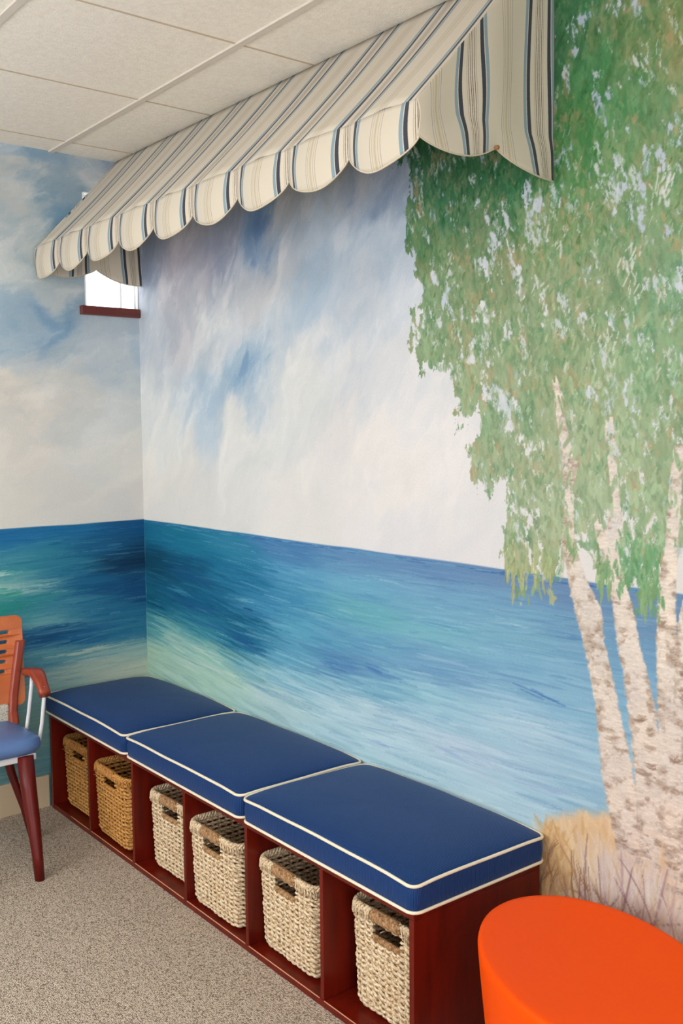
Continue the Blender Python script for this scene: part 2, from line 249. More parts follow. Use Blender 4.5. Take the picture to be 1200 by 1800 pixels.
def mural_material():
    m = bpy.data.materials.new('mural_paint'); m.use_nodes = True; N = m.node_tree.nodes; L = m.node_tree.links
    b = N['Principled BSDF']; b.inputs['Roughness'].default_value = .62; b.inputs['Specular IOR Level'].default_value = .25
    a = N.new('ShaderNodeAttribute'); a.attribute_name = 'paint'
    tc = N.new('ShaderNodeTexCoord'); n = N.new('ShaderNodeTexNoise'); n.inputs['Scale'].default_value = 160; n.inputs['Detail'].default_value = 4
    L.new(tc.outputs['Object'], n.inputs['Vector'])
    r = N.new('ShaderNodeMapRange'); r.inputs[3].default_value = .93; r.inputs[4].default_value = 1.07; L.new(n.outputs[0], r.inputs[0])
    x = N.new('ShaderNodeVectorMath'); x.operation = 'SCALE'; L.new(a.outputs['Color'], x.inputs[0]); L.new(r.outputs[0], x.inputs['Scale'])
    L.new(x.outputs[0], b.inputs['Base Color'])
    bp = N.new('ShaderNodeBump'); bp.inputs['Strength'].default_value = .25; bp.inputs['Distance'].default_value = .002
    L.new(n.outputs[0], bp.inputs['Height']); L.new(bp.outputs[0], b.inputs['Normal'])
    return m
M_MURAL = mural_material()

def sky_patches(cv, strokes, soft=1.0):
    for x0, z0, x1, z1, w, r, g, b, al in strokes:
        cx, cz, L_, an = (x0+x1)/2, (z0+z1)/2, math.hypot(x1-x0, z1-z0)/2*1.15, math.atan2(z1-z0, x1-x0)
        U = cv.U-cx; Z = cv.Z-cz; a = (U*math.cos(an)+Z*math.sin(an))/L_; b_ = (-U*math.sin(an)+Z*math.cos(an))/(w*1.25)
        d = a*a+b_*b_
        m = np.clip(1.25-d*.75-(cv.tear-.5)*-2.6-.55, 0, 1)*np.exp(-d*.35)*(cv.Z > HZ+.01)
        m = np.clip(m*1.5, 0, 1)*al
        cv.C += (np.array([r, g, b], float)-cv.C)*m[..., None]

def paint_right_wall():
    us = spaced([(0, 1.5, .004), (1.5, 2.95, .0026), (2.95, ROOM_X, .02)]); zs = spaced([(0, .42, .006), (.42, H, .0026)])
    cv = Canvas(us, zs); U, Z = cv.U, cv.Z
    fw, cu, cz = paint_sky_and_water(cv, SKY_R, WATER_R, 1.02, 11, .0)
    sky_patches(cv, SKY_STROKES)
    skyclip = (Z > HZ+.01).astype(float)
    for k in range(500):   # loose cloud brushwork
        x = rng.uniform(0, 2.2); z = rng.uniform(1.25, H); up = min(1, max(0, (z-1.3)/.8))
        base = cv.C[min(np.searchsorted(cv.z, z), len(cv.z)-1), np.searchsorted(cv.u, x)]
        d = rng.normal(0, 11*(.3+.7*up)); col = np.clip(base+np.array([d, d*.75, d*.5]), 0, 232)
        cv.stroke(x, z, rng.uniform(.02, .09), rng.uniform(.004, .016), 1.02+rng.normal(0, .3), col, .28, .9, .3, clip=skyclip)
    sea = cv.sea
    for k in range(5200):   # long flat marks of the sea
        x = rng.uniform(0, 2.9); z = HZ-.006-rng.random()**1.0*(HZ-.36)
        near = (HZ-z)/.75; L_ = rng.uniform(.03, .16)*(.6+near*.6); W_ = rng.uniform(.002, .008)*(.45+.8*near)
        base = sample(fw, cu, cz, np.array([[x+rng.normal(0, .12)]]), np.array([[z+rng.normal(0, .035)]]))[0, 0]
        d = rng.normal(0, 12); col = np.clip(base+np.array([d*1.1, d*.9, d*.7]), 0, 235)
        if rng.random() < .06: col = base*.6+np.array([196, 216, 224])*.4
        if rng.random() < .05: col = base*.65+np.array([30, 80, 140])*.35
        ang = (.03 if x > 1.4 else -.03-.15*max(0, 1-abs(x-.5)/.7)*near)+rng.normal(0, .04)
        cv.stroke(x, z, L_, W_*1.3, ang, col, rng.uniform(.25, .6), 1, rng.choice([.2, .35, .6]), curve=rng.normal(0, .002), clip=sea)
    for x0, z0, x1, z1, w, r, g, b, al in WATER_STROKES:
        L_ = math.hypot(x1-x0, z1-z0)/2; an = math.atan2(z1-z0, x1-x0)
        for k in range(9):
            t = rng.uniform(-.7, .7); o = rng.normal(0, .5)*w
            cv.stroke((x0+x1)/2+t*L_, (z0+z1)/2+o+math.sin(an)*t*L_, L_*rng.uniform(.25, .6), w*rng.uniform(.15, .45), an+rng.normal(0, .04), np.array([r, g, b])+rng.normal(0, 8), al*.62, 1, rng.choice([.2, .35, .5]), clip=sea)
    for k in range(260):    # thin light line of paint along the horizon
        x = rng.uniform(0, 3); cv.stroke(x, HZ-.006-rng.random()*.01, rng.uniform(.01, .05), .0012, 0, (90, 150, 185) if k % 2 else (50, 90, 150), .6, .6, .4, clip=sea)
    ln = ((U < .007) & (Z < HZ))*np.clip(fbm(U*0, Z, 1, .05, 777, 4)*1.6-.35, 0, 1)
    cv.C = cv.C*(1-.6*ln[..., None])+np.array([150, 178, 185])*(.6*ln[..., None])
    # dune grass at the foot of the trees
    top = .52+.085*np.clip((U-2.22)/.2, 0, 1)+.03*(fbm(U, Z*0, .05, 1, 301, 3)-.5)-.25*np.clip((2.24-U)/.16, 0, 1)
    gm = np.clip((top-Z)/.03, 0, 1)[..., None]
    gn = fbm(U, Z, .10, .16, 302, 5)
    gcol = np.array([226, 196, 150])*(1-gn[..., None])+np.array([206, 176, 150])*gn[..., None]
    gx = np.clip((U-2.30)/.2, 0, 1)[..., None]*np.clip((.52-Z)/.12, 0, 1)[..., None]
    gcol = gcol*(1-gx*.7)+np.array([205, 180, 172])*gx*.7
    cv.C = cv.C*(1-gm)+gcol*gm
    for k in range(1100):
        x = rng.uniform(2.2, 3.1); zt = .49+.09*min(1, max(0, (x-2.22)/.2)); z = rng.uniform(.1, zt)
        q = min(1, max(0, (x-2.30)/.15))*min(1, max(0, (.50-z)/.1))
        warm = [(232, 200, 152), (214, 176, 124), (226, 190, 140), (198, 156, 104), (234, 212, 180)][rng.integers(5)]
        cool = [(216, 196, 188), (226, 212, 200), (196, 170, 164), (214, 190, 160), (206, 184, 180)][rng.integers(5)]
        lean = (x-2.49)*-.9+rng.normal(0, .35); col = np.array(warm)*(1-q)+np.array(cool)*q
        cv.stroke(x, z, rng.uniform(.012, .045), rng.uniform(.004, .014), PI/2+lean, col, .5, .9, .45)
    # trunks of the birches: bark painted across each trunk between its two ragged edges
    bark = fbm(U, Z, .030, .020, 501, 6, .62); fine = fbm(U, Z, .016, .0035, 502, 4, .7); rag = fbm(U, Z, .012, .010, 503, 4, .65); tone = fbm(U, Z, .05, .10, 504, 3)
    def trunk(T, k_):
        T = np.array(T)[::-1]; T = np.vstack([T[0]-(0, .12, 0), T]) if T[0, 1] < .6 else T; zc = T[:, 1]; xc = np.interp(Z, zc, T[:, 0]); w = np.interp(Z, zc, T[:, 2])*1.02
        c = (U-xc)/w; e = np.abs(c)+(rag-.5)*.34
        m = np.clip((1.0-e)/.14, 0, 1)*(Z > zc[0])*(Z < zc[-1])*np.clip((Z-.38+(bark-.5)*.35)/.16, 0, 1)
        base = np.array([234, 218, 200])*(1-tone[..., None])+np.array([206, 198, 192])*tone[..., None]
        base = base+((fine-.5)*52)[..., None]
        side = np.clip(np.abs(c-.12), 0, 1)**2
        g1 = np.clip((bark+side*.13-.525-.02*k_)*9, 0, 1)*np.clip(.35+fine*1.3, 0, 1)
        g2 = np.clip((bark+side*.08-.625)*12, 0, 1)*np.clip((fine-.35)*4, 0, 1)
        base = base*(1-.62*g1[..., None])+np.array([176, 158, 142])*(.62*g1[..., None])
        base = base*(1-.6*g2[..., None])+np.array([138, 112, 94])*(.6*g2[..., None])
        cv.C = cv.C*(1-m[..., None])+base*m[..., None]
        for i in range(7):       # rings of darker bark
            z = rng.uniform(max(.5, zc[0]), zc[-1]); x = np.interp(z, zc, T[:, 0]); ww = np.interp(z, zc, T[:, 2])
            if ww < .02: continue
            dk = [(150, 126, 108), (136, 110, 94), (168, 146, 128)][rng.integers(3)]; sd = rng.uniform(-.45, .45)
            for j in range(8): cv.stroke(x+sd*ww+rng.normal(0, .12)*ww, z+rng.normal(0, .005), ww*rng.uniform(.2, .45), rng.uniform(.002, .006), rng.normal(.1, .12), dk, .5, .8, .5, curve=-.004)
    # foliage region mask
    poly = np.array(LEAF_EDGE)
    def inside(x, z):
        c = False; n = len(poly); j = n-1
        for i in range(n):
            if (poly[i, 1] > z) != (poly[j, 1] > z) and x < (poly[j, 0]-poly[i, 0])*(z-poly[i, 1])/(poly[j, 1]-poly[i, 1])+poly[i, 0]: c = not c
            j = i
        return c
    gu = np.linspace(1.5, 3.6, 120); gz = np.linspace(.9, H, 110); GU, GZ = np.meshgrid(gu, gz); fl = field(GU, GZ, LEAF, .08, .08, 2.2)
    lay = fbm(U, Z, .05, .08, 401, 4)     # gaps between the leaves
    def leaves(n, big, zlo=1.0, gaps=.36, alpha=.95, dry=.35, jit=16, xr=(1.6, 3.3)):
        done = 0; tries = 0
        while done < n and tries < n*8:
            tries += 1; x = rng.uniform(*xr); z = rng.uniform(zlo, H)
            if not inside(x, z): continue
            if not inside(x-.02, z): 
                if rng.random() < .45: continue
            g = lay[min(np.searchsorted(cv.z, z), len(cv.z)-1), min(np.searchsorted(cv.u, x), len(cv.u)-1)]
            if g < gaps+.10*min(1, max(0, (1.75-z)/.6)) and rng.random() < .92: continue
            base = sample(fl, gu, gz, np.array([[x+rng.normal(0, .05)]]), np.array([[z+rng.normal(0, .05)]]))[0, 0]
            d = rng.normal(0, jit); col = base+np.array([d*1.0, d*.75, d*.8])
            u_ = rng.random()
            if u_ < .07: col = base*.55+np.array([176, 150, 105])*.45
            elif u_ < .20: col = base*.6+np.array([40, 120, 70])*.4
            elif u_ < .24: col = base*.7+np.array([30, 70, 45])*.3
            hang = PI/2+rng.normal(-.05, .42) if z > 1.7 else PI/2+rng.normal(0, .28)
            cv.stroke(x, z, rng.uniform(.5, 1.3)*big, rng.uniform(.28, .5)*big, hang, np.clip(col, 5, 235), alpha, .45, dry if rng.random() < .75 else 0, curve=rng.normal(0, big*.15))
            done += 1
    # soft scrubbed wash of greens under the leaf marks, ragged at its edge
    nU = fbm(U, Z, .07, .09, 411, 6, .62)-.5; nZ = fbm(U, Z, .05, .12, 412, 6, .62)-.5; Uw = U+nU*.13; Zw = Z+nZ*.20
    ins = np.zeros(U.shape, bool); j = len(poly)-1
    for i in range(len(poly)):
        cnd = (poly[i, 1] > Zw) != (poly[j, 1] > Zw)
        ins ^= cnd & (Uw < (poly[j, 0]-poly[i, 0])*(Zw-poly[i, 1])/(poly[j, 1]-poly[i, 1]+1e-9)+poly[i, 0]); j = i
    g1 = fbm(U, Z, .10, .12, 421, 6, .6); g2 = fbm(U, Z, .06, .09, 422, 6, .65); g3 = fbm(U+Z*.25, Z, .012, .035, 423, 5, .7); hol = fbm(U+Z*.2, Z, .035, .060, 424, 6, .66)
    G = sample(fl, gu, gz, U+nU*.3, Z+nZ*.3)
    k1 = np.clip((g1-.55)*11, 0, 1)[..., None]*.6; k2 = np.clip((g2-.55)*10, 0, 1)[..., None]*.55; k3 = np.clip((.44-g1)*8, 0, 1)[..., None]*.5
    G = G*(1-k1)+(G*.45+np.array([176, 156, 112])*.55)*k1; G = G*(1-k2)+(G*.55+np.array([45, 125, 75])*.45)*k2; G = G*(1-k3)+(G*.6+np.array([178, 196, 150])*.4)*k3
    g4 = fbm(U+Z*.3, Z, .028, .05, 425, 5, .65); k4 = np.clip((g4-.60)*14, 0, 1)[..., None]*.55; G = G*(1-k4)+np.array([182, 150, 108])*k4; k5 = np.clip((.40-g4)*12, 0, 1)[..., None]*.4; G = G*(1-k5)+(G*.55+np.array([20, 70, 40])*.45)*k5
    G = G*.94+G.mean(-1, keepdims=True)*.06+((g3-.5)*56)[..., None]*np.array([.9, .85, .85])
    low = np.clip((1.6-Z)/.5, 0, 1)
    m = (ins*np.clip((.655-.075*low-hol)*22, 0, 1))[..., None]*.97
    cv.C = cv.C*(1-m)+np.clip(G, 5, 240)*m
    leaves(1500, .022, gaps=.34, alpha=.5, dry=.5, jit=14)
    leaves(2200, .013, alpha=.6, dry=.5)
    for k_, T in enumerate(TRUNKS): trunk(T, 0 if k_ != 2 else 1)
    # foliage again over the upper trunks
    for k in range(520):
        x = rng.uniform(2.2, 2.75); z = rng.uniform(1.22, 1.75)
        if rng.random() > (z-1.15)/.5 or not inside(x, z): continue
        base = sample(fl, gu, gz, np.array([[x]]), np.array([[z]]))[0, 0]+rng.normal(0, 10)
        cv.stroke(x, z, rng.uniform(.010, .026), rng.uniform(.004, .010), PI/2+rng.normal(0, .35), base, .9, .45, .35)
    for x, z in [(2.315, 1.245), (2.40, 1.19), (2.475, 1.18), (2.50, 1.24), (2.56, 1.17), (2.54, 1.22), (2.66, 1.24), (2.46, 1.23), (2.11, 1.17), (2.20, 1.15), (2.235, 1.19), (2.14, 1.12), (2.115, 1.22), (2.56, 1.12)]:
        for k in range(10):
            base = np.array([135, 160, 112])+rng.normal(0, 14)
            if x > 2.45: base = base*.5+np.array([80, 150, 100])*.5
            cv.stroke(x+rng.normal(0, .012), z+rng.normal(0, .025), rng.uniform(.010, .026), rng.uniform(.003, .007), PI/2+rng.normal(0, .2), base, .8, .5, .4)
    # single strands hanging down over the sea
    for x, z0_, z1_ in [(2.118, 1.24, 1.08), (2.098, 1.22, 1.13), (2.150, 1.20, 1.12), (2.195, 1.24, 1.13), (2.222, 1.24, 1.12), (2.245, 1.22, 1.14), (2.405, 1.2, 1.115), (2.425, 1.22, 1.13), (2.520, 1.2, 1.105), (2.545, 1.2, 1.12), (2.53, 1.22, 1.09)]:
        n_ = int((z0_-z1_)/.006)
        for k in range(n_):
            f = k/n_; base = np.array([150, 164, 122])*(1-f)+np.array([172, 168, 116])*f+rng.normal(0, 10)
            if x > 2.4: base = base*.55+np.array([88, 158, 108])*.45
            cv.stroke(x+rng.normal(0, .009)*(1.1-f), z0_+(z1_-z0_)*f, rng.uniform(.010, .020), rng.uniform(.003, .0065)*(1.1-.4*f), PI/2+rng.normal(0, .2), base, .85, .5, .4)
    leaves(2600, .009, alpha=.7, dry=.5, jit=20, xr=(1.6, 3.0))
    leaves(500, .012, gaps=.5, alpha=.6, dry=.6, jit=26, xr=(1.6, 3.0))
    # pale sky scrubbed between the leaves, broken up by the bristles
    fk = fbm(U+Z*.3, Z, .040, .085, 431, 6, .68); fk2 = fbm(U+Z*.35, Z, .010, .022, 432, 4, .7)
    m = np.clip((fk-.63)*16, 0, 1)*np.clip((fk2-.44)*9, 0, 1)*ins*(Z > 1.15)
    pc = np.array([214, 212, 206])*(1-hol[..., None])+np.array([186, 200, 210])*hol[..., None]
    cv.C = cv.C*(1-.88*m[..., None])+pc*(.88*m[..., None])
    for k in range(170):
        x = rng.uniform(1.75, 2.9); z = rng.uniform(1.2, H)
        if not inside(x-.03, z): continue
        c = [(208, 208, 202), (190, 200, 212), (214, 206, 196), (176, 188, 204)][rng.integers(4)]
        for j in range(rng.integers(2, 6)):
            cv.stroke(x+rng.normal(0, .006), z+rng.normal(0, .012), rng.uniform(.005, .014), rng.uniform(.002, .005), PI/2+rng.normal(-.15, .3), c, .6, .8, .7)
    for x, z, n in [(2.555, 2.08, 26), (2.47, 1.93, 12), (2.49, 1.86, 12), (2.2, 1.9, 8), (2.26, 2.0, 8), (2.42, 1.75, 9), (2.64, 2.35, 8)]:
        for j in range(n): cv.stroke(x+rng.normal(0, .014), z+rng.normal(0, .018), rng.uniform(.006, .018), rng.uniform(.002, .007), PI/2+rng.normal(-.2, .4), (218, 214, 210), .75, .8, .6)
    # pale and lilac brushwork where the trunks meet the grass
    for k in range(420):
        x = 2.50+rng.normal(0, .085); z = rng.uniform(.30, .50); a = (x-2.50)*1.6+rng.normal(0, .2)
        col = [(226, 216, 208), (216, 200, 196), (206, 190, 186), (230, 214, 190), (196, 178, 172)][rng.integers(5)]
        cv.stroke(x, z, rng.uniform(.02, .05), rng.uniform(.003, .009), PI/2-a, col, .5*min(1, max(0, (.53-z)/.08)), .9, .4)
    for k in range(120):
        x = rng.uniform(2.225, 2.32); z = rng.uniform(.2, .50)
        cv.stroke(x, z, rng.uniform(.012, .04), rng.uniform(.003, .010), PI/2+rng.normal(0, .5), [(206, 164, 110), (190, 146, 92), (222, 186, 136)][rng.integers(3)], .55, .9, .4)
    # blades fanning from the foot of the trunks
    for k in range(260):
        cx = 2.49+rng.normal(0, .10); a = rng.normal(0, .5); L_ = rng.uniform(.03, .11)
        x = cx+math.sin(a)*L_; z = rng.uniform(.14, .34)+math.cos(a)*L_
        if z > .56: continue
        col = [(168, 132, 132), (206, 184, 176), (226, 212, 200), (148, 106, 110), (196, 160, 120), (214, 196, 150), (186, 160, 158), (120, 80, 84), (222, 206, 198)][rng.integers(9)]
        cv.stroke(x, z, L_, rng.uniform(.002, .007), PI/2-a, col, .55, .9, .45, curve=rng.normal(0, .006))
    for x, z, a, L_ in [(2.26, .44, -.5, .05), (2.25, .40, .2, .05), (2.27, .36, -.3, .06), (2.33, .42, .12, .05), (2.33, .36, .18, .06), (2.36, .40, .5, .05), (2.38, .38, .25, .07), (2.245, .36, -.7, .04), (2.42, .36, .6, .05)]:
        for k in range(4): cv.stroke(x+rng.normal(0, .004), z, L_*rng.uniform(.5, 1), .0022, PI/2-a*-1+rng.normal(0, .06), (150, 108, 72), .6, .6, .4, curve=.006)
    return cv

def paint_left_wall():
    us = spaced([(ROOM_Y, -1.5, .03), (-1.5, -.72, .006), (-.72, 0, .003)]); zs = spaced([(0, .1, .02), (.1, H, .003)])
    cv = Canvas(us, zs); U, Z = cv.U, cv.Z
    fw, cu, cz = paint_sky_and_water(cv, SKY_L, WATER_L, .35, 211, 0)
    sky_patches(cv, SKY_STROKES_L)
    skyclip = (Z > HZ+.01).astype(float)
    for k in range(350):
        x = rng.uniform(-1.5, 0); z = rng.uniform(1.3, H); up = min(1, max(0, (z-1.4)/.6))
        base = cv.C[min(np.searchsorted(cv.z, z), len(cv.z)-1), min(np.searchsorted(cv.u, x), len(cv.u)-1)]
        d = rng.normal(0, 12*(.2+.8*up)); col = np.clip(base+np.array([d, d*.75, d*.5]), 0, 225)
        cv.stroke(x, z, rng.uniform(.012, .045), rng.uniform(.005, .016), .5+rng.normal(0, .7), col, .25, .9, .3, clip=skyclip)
    for k in range(3000):
        x = rng.uniform(-1.5, 0); z = HZ-.006-rng.random()*(HZ-.1); L_ = rng.uniform(.02, .11); W_ = rng.uniform(.0015, .006)
        base = sample(fw, cu, cz, np.array([[x+rng.normal(0, .06)]]), np.array([[z+rng.normal(0, .02)]]))[0, 0]
        d = rng.normal(0, 11); col = np.clip(base+np.array([d*1.15, d*.9, d*.65]), 0, 230)
        if rng.random() < .05: col = base*.6+np.array([190, 215, 205])*.4
        cv.stroke(x, z, L_*1.2, W_*1.2, rng.normal(.03, .05), col, rng.uniform(.3, .6), .9, rng.choice([.3, .5, .7]), curve=rng.normal(0, .003), clip=cv.sea)
    for x, z, L_, w, c in [(-.62, .985, .06, .013, (160, 195, 185)), (-.47, .74, .12, .012, (25, 85, 130)), (-.36, .745, .08, .010, (20, 78, 125)), (-.6, .9, .08, .02, (50, 140, 130)), (-.35, .62, .12, .010, (175, 192, 178)), (-.22, .63, .10, .008, (185, 196, 180)), (-.09, .955, .08, .02, (8, 52, 88)), (-.06, .90, .05, .012, (12, 62, 105))]:
        for k in range(16): cv.stroke(x+rng.normal(0, .4)*L_, z+rng.normal(0, .5)*w, L_*rng.uniform(.2, .6), w*rng.uniform(.15, .4), rng.normal(.05, .05), np.array(c)+rng.normal(0, 7), .5, .8, .3, clip=cv.sea)
    return cv
# ------------------------------------------------------------------ the room
M_CEIL = mat('acoustic_tile', (244,236,224), .9, bump=((180,180,180), .5, .003), mix=((234,225,212), (60,60,60), 5, .35, .7))
M_GRID = mat('ceiling_grid_paint', (212,202,190), .6)
M_WALLP = mat('plain_paint', (205,200,190), .7)
M_BASE = mat('baseboard_paint', (200,180,150), .45)
M_WHITE = mat('white_paint', (236,236,234), .35)
def carpet_material():
    m = bpy.data.materials.new('loop_carpet'); m.use_nodes = True; N = m.node_tree.nodes; L = m.node_tree.links
    b = N['Principled BSDF']; b.inputs['Roughness'].default_value = .95; b.inputs['Specular IOR Level'].default_value = .1
    tc = N.new('ShaderNodeTexCoord'); mp = N.new('ShaderNodeMapping'); mp.inputs['Rotation'].default_value = (0,0,.15); mp.inputs['Scale'].default_value = (1,1.5,1)
    L.new(tc.outputs['Object'], mp.inputs[0])
    v = N.new('ShaderNodeTexVoronoi'); v.inputs['Scale'].default_value = 165; v.inputs['Randomness'].default_value = .55; L.new(mp.outputs[0], v.inputs['Vector'])
    n = N.new('ShaderNodeTexNoise'); n.inputs['Scale'].default_value = 60; n.inputs['Detail'].default_value = 3; L.new(tc.outputs['Object'], n.inputs['Vector'])
    n2 = N.new('ShaderNodeTexNoise'); n2.inputs['Scale'].default_value = 3; L.new(tc.outputs['Object'], n2.inputs['Vector'])
    cr = N.new('ShaderNodeValToRGB'); e = cr.color_ramp.elements; e[0].position = .38; e[0].color = rgb(212,195,176); e[1].position = .78; e[1].color = rgb(98,78,60)
    L.new(v.outputs['Distance'], cr.inputs[0])
    mx = N.new('ShaderNodeMix'); mx.data_type = 'RGBA'; mx.blend_type = 'MULTIPLY'; mx.inputs[0].default_value = 1
    mr = N.new('ShaderNodeMapRange'); mr.inputs[1].default_value = .3; mr.inputs[2].default_value = .7; mr.inputs[3].default_value = .80; mr.inputs[4].default_value = 1.08
    L.new(n.outputs[0], mr.inputs[0]); L.new(cr.outputs[0], mx.inputs[6]); L.new(mr.outputs[0], mx.inputs[7]); L.new(mx.outputs[2], b.inputs['Base Color'])
    bp = N.new('ShaderNodeBump'); bp.invert = True; bp.inputs['Strength'].default_value = .9; bp.inputs['Distance'].default_value = .004
    L.new(v.outputs['Distance'], bp.inputs['Height']); L.new(bp.outputs[0], b.inputs['Normal'])
    return m
M_CARPET = carpet_material()
WIN = (-.236, -.004, 2.061, 2.515)
structure(MB().box((-.12, ROOM_Y-.12, -.06), (ROOM_X+.12, .12, 0)).build('floor', M_CARPET))
cl = MB().box((-.12, ROOM_Y-.12, H), (ROOM_X+.12, .12, H+.1)).build('ceiling', M_CEIL); structure(cl)
g = MB(); GX, GY, T = .7712, -.3680, .61
for j in range(0, 8): g.box((0, GY-j*T-.011, H-.006), (ROOM_X, GY-j*T+.011, H+.002))
g.build('ceiling_grid', M_GRID, cl)
M_GROOVE = mat('tile_edge_shadow_gap', (196,178,152), .9)
g = MB()
for i in range(-1, 8): g.box((GX+i*T-.003, ROOM_Y, H-.0015), (GX+i*T+.004, 0, H+.002))
g.build('tile_gap', M_GROOVE, cl)

cvR = paint_right_wall()
LIGHT_COMPENSATION = 1/np.interp(cvR.U, [0, .5, 1.2, 2.3, 3.2], [.92, .95, 1.10, 1.26, 1.26])[..., None]   # paint darkened away from the corner to cancel the stronger lamp light there
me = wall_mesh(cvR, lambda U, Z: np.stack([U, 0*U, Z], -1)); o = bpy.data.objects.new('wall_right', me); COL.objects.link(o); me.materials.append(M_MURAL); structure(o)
cvL = paint_left_wall(); LIGHT_COMPENSATION = 1.0
me = wall_mesh(cvL, lambda U, Z: np.stack([0*U, U, Z], -1), hole=WIN); o = bpy.data.objects.new('wall_left', me); COL.objects.link(o); me.materials.append(M_MURAL); structure(o)
# thickness of the two painted walls, and the plain walls behind the photographer
w = MB(); y0, y1, z0, z1 = WIN
for a, b in [((-.12, ROOM_Y, 0), (-.005, y0-.004, H)), ((-.12, y0-.004, 0), (-.005, 0, z0-.004)), ((-.12, y0-.004, z1+.004), (-.005, 0, H))]: w.box(a, b)
structure(w.build('wall_left_core', M_WALLP)).name = 'wall_left_outer'
structure(MB().box((-.12, .005, 0), (ROOM_X, .12, H)).build('wall_right_outer', M_WALLP))
structure(MB().box((ROOM_X, ROOM_Y, 0), (ROOM_X+.12, -3.1, H)).box((ROOM_X, -1.3, 0), (ROOM_X+.12, .12, H)).box((ROOM_X, -3.1, 0), (ROOM_X+.12, -1.3, .8)).box((ROOM_X, -3.1, 2.2), (ROOM_X+.12, -1.3, H)).build('wall_far', M_WALLP))  # opening in the unseen far wall added for the area light
BW = (.65, 2.85, .72, 2.2)      # daylight window in the wall behind the camera
w = MB()
w.box((-.12, ROOM_Y-.12, 0), (BW[0], ROOM_Y, H)).box((BW[1], ROOM_Y-.12, 0), (ROOM_X, ROOM_Y, H)).box((BW[0], ROOM_Y-.12, 0), (BW[1], ROOM_Y, BW[2])).box((BW[0], ROOM_Y-.12, BW[3]), (BW[1], ROOM_Y, H))
structure(w.build('wall_back', M_WALLP))
structure(MB().box((0, ROOM_Y, 0), (.012, -.4642-.002, .133), .002).build('baseboard_left', M_BASE))
structure(MB().box((2.2300, -.012, 0), (ROOM_X, 0, .133), .002).build('baseboard_right', M_BASE))
# small high window beside the corner
fr = MB(); D = -.035
fr.box((D-.01, y0-.002, z0), (D+.01, y0+.004, z1)).box((D-.01, -.070, z0), (D+.006, -.064, z1)).box((D-.01, y0, z0), (D+.01, -.004, z0+.006)).box((D-.01, y0, z1-.008), (D+.01, -.004, z1)).box((D-.01, -.008, z0), (D+.01, -.002, z1))
fr.box((-.118, y0-.006, z0-.004), (0.001, y0, z1+.004)).box((-.118, y0, z1), (.001, -.001, z1+.006)).box((-.118, -.003, z0), (-.001, .001, z1)).box((-.118, y0, z0-.006), (-.001, -.001, z0))
wo = fr.build('window_1', M_WHITE); structure(wo)
gm = bpy.data.materials.new('window_glass'); gm.use_nodes = True; b = gm.node_tree.nodes['Principled BSDF']; b.inputs['Transmission Weight'].default_value = 1; b.inputs['Roughness'].default_value = 0; b.inputs['IOR'].default_value = 1.1
MB().box((D-.003, y0+.003, z0+.005), (D+.000, -.007, z1-.007)).build('glass_pane', gm, wo)
M_MAHOG = mat('mahogany_veneer', (106,21,8), .34, spec=.3, mix=((72,11,4), (26,26,3), 4, .35, .75), bump=((40,40,200), .05, .001), coat=.06)
M_SILL = mat('stained_sill_wood', (112,40,28), .3, mix=((84,26,18), (8,3,40), 5, .3, .8), coat=.2)
MB().box((-.02, -.267, 2.024), (.022, -.0035, 2.061), .003).build('window_sill', M_SILL, wo)

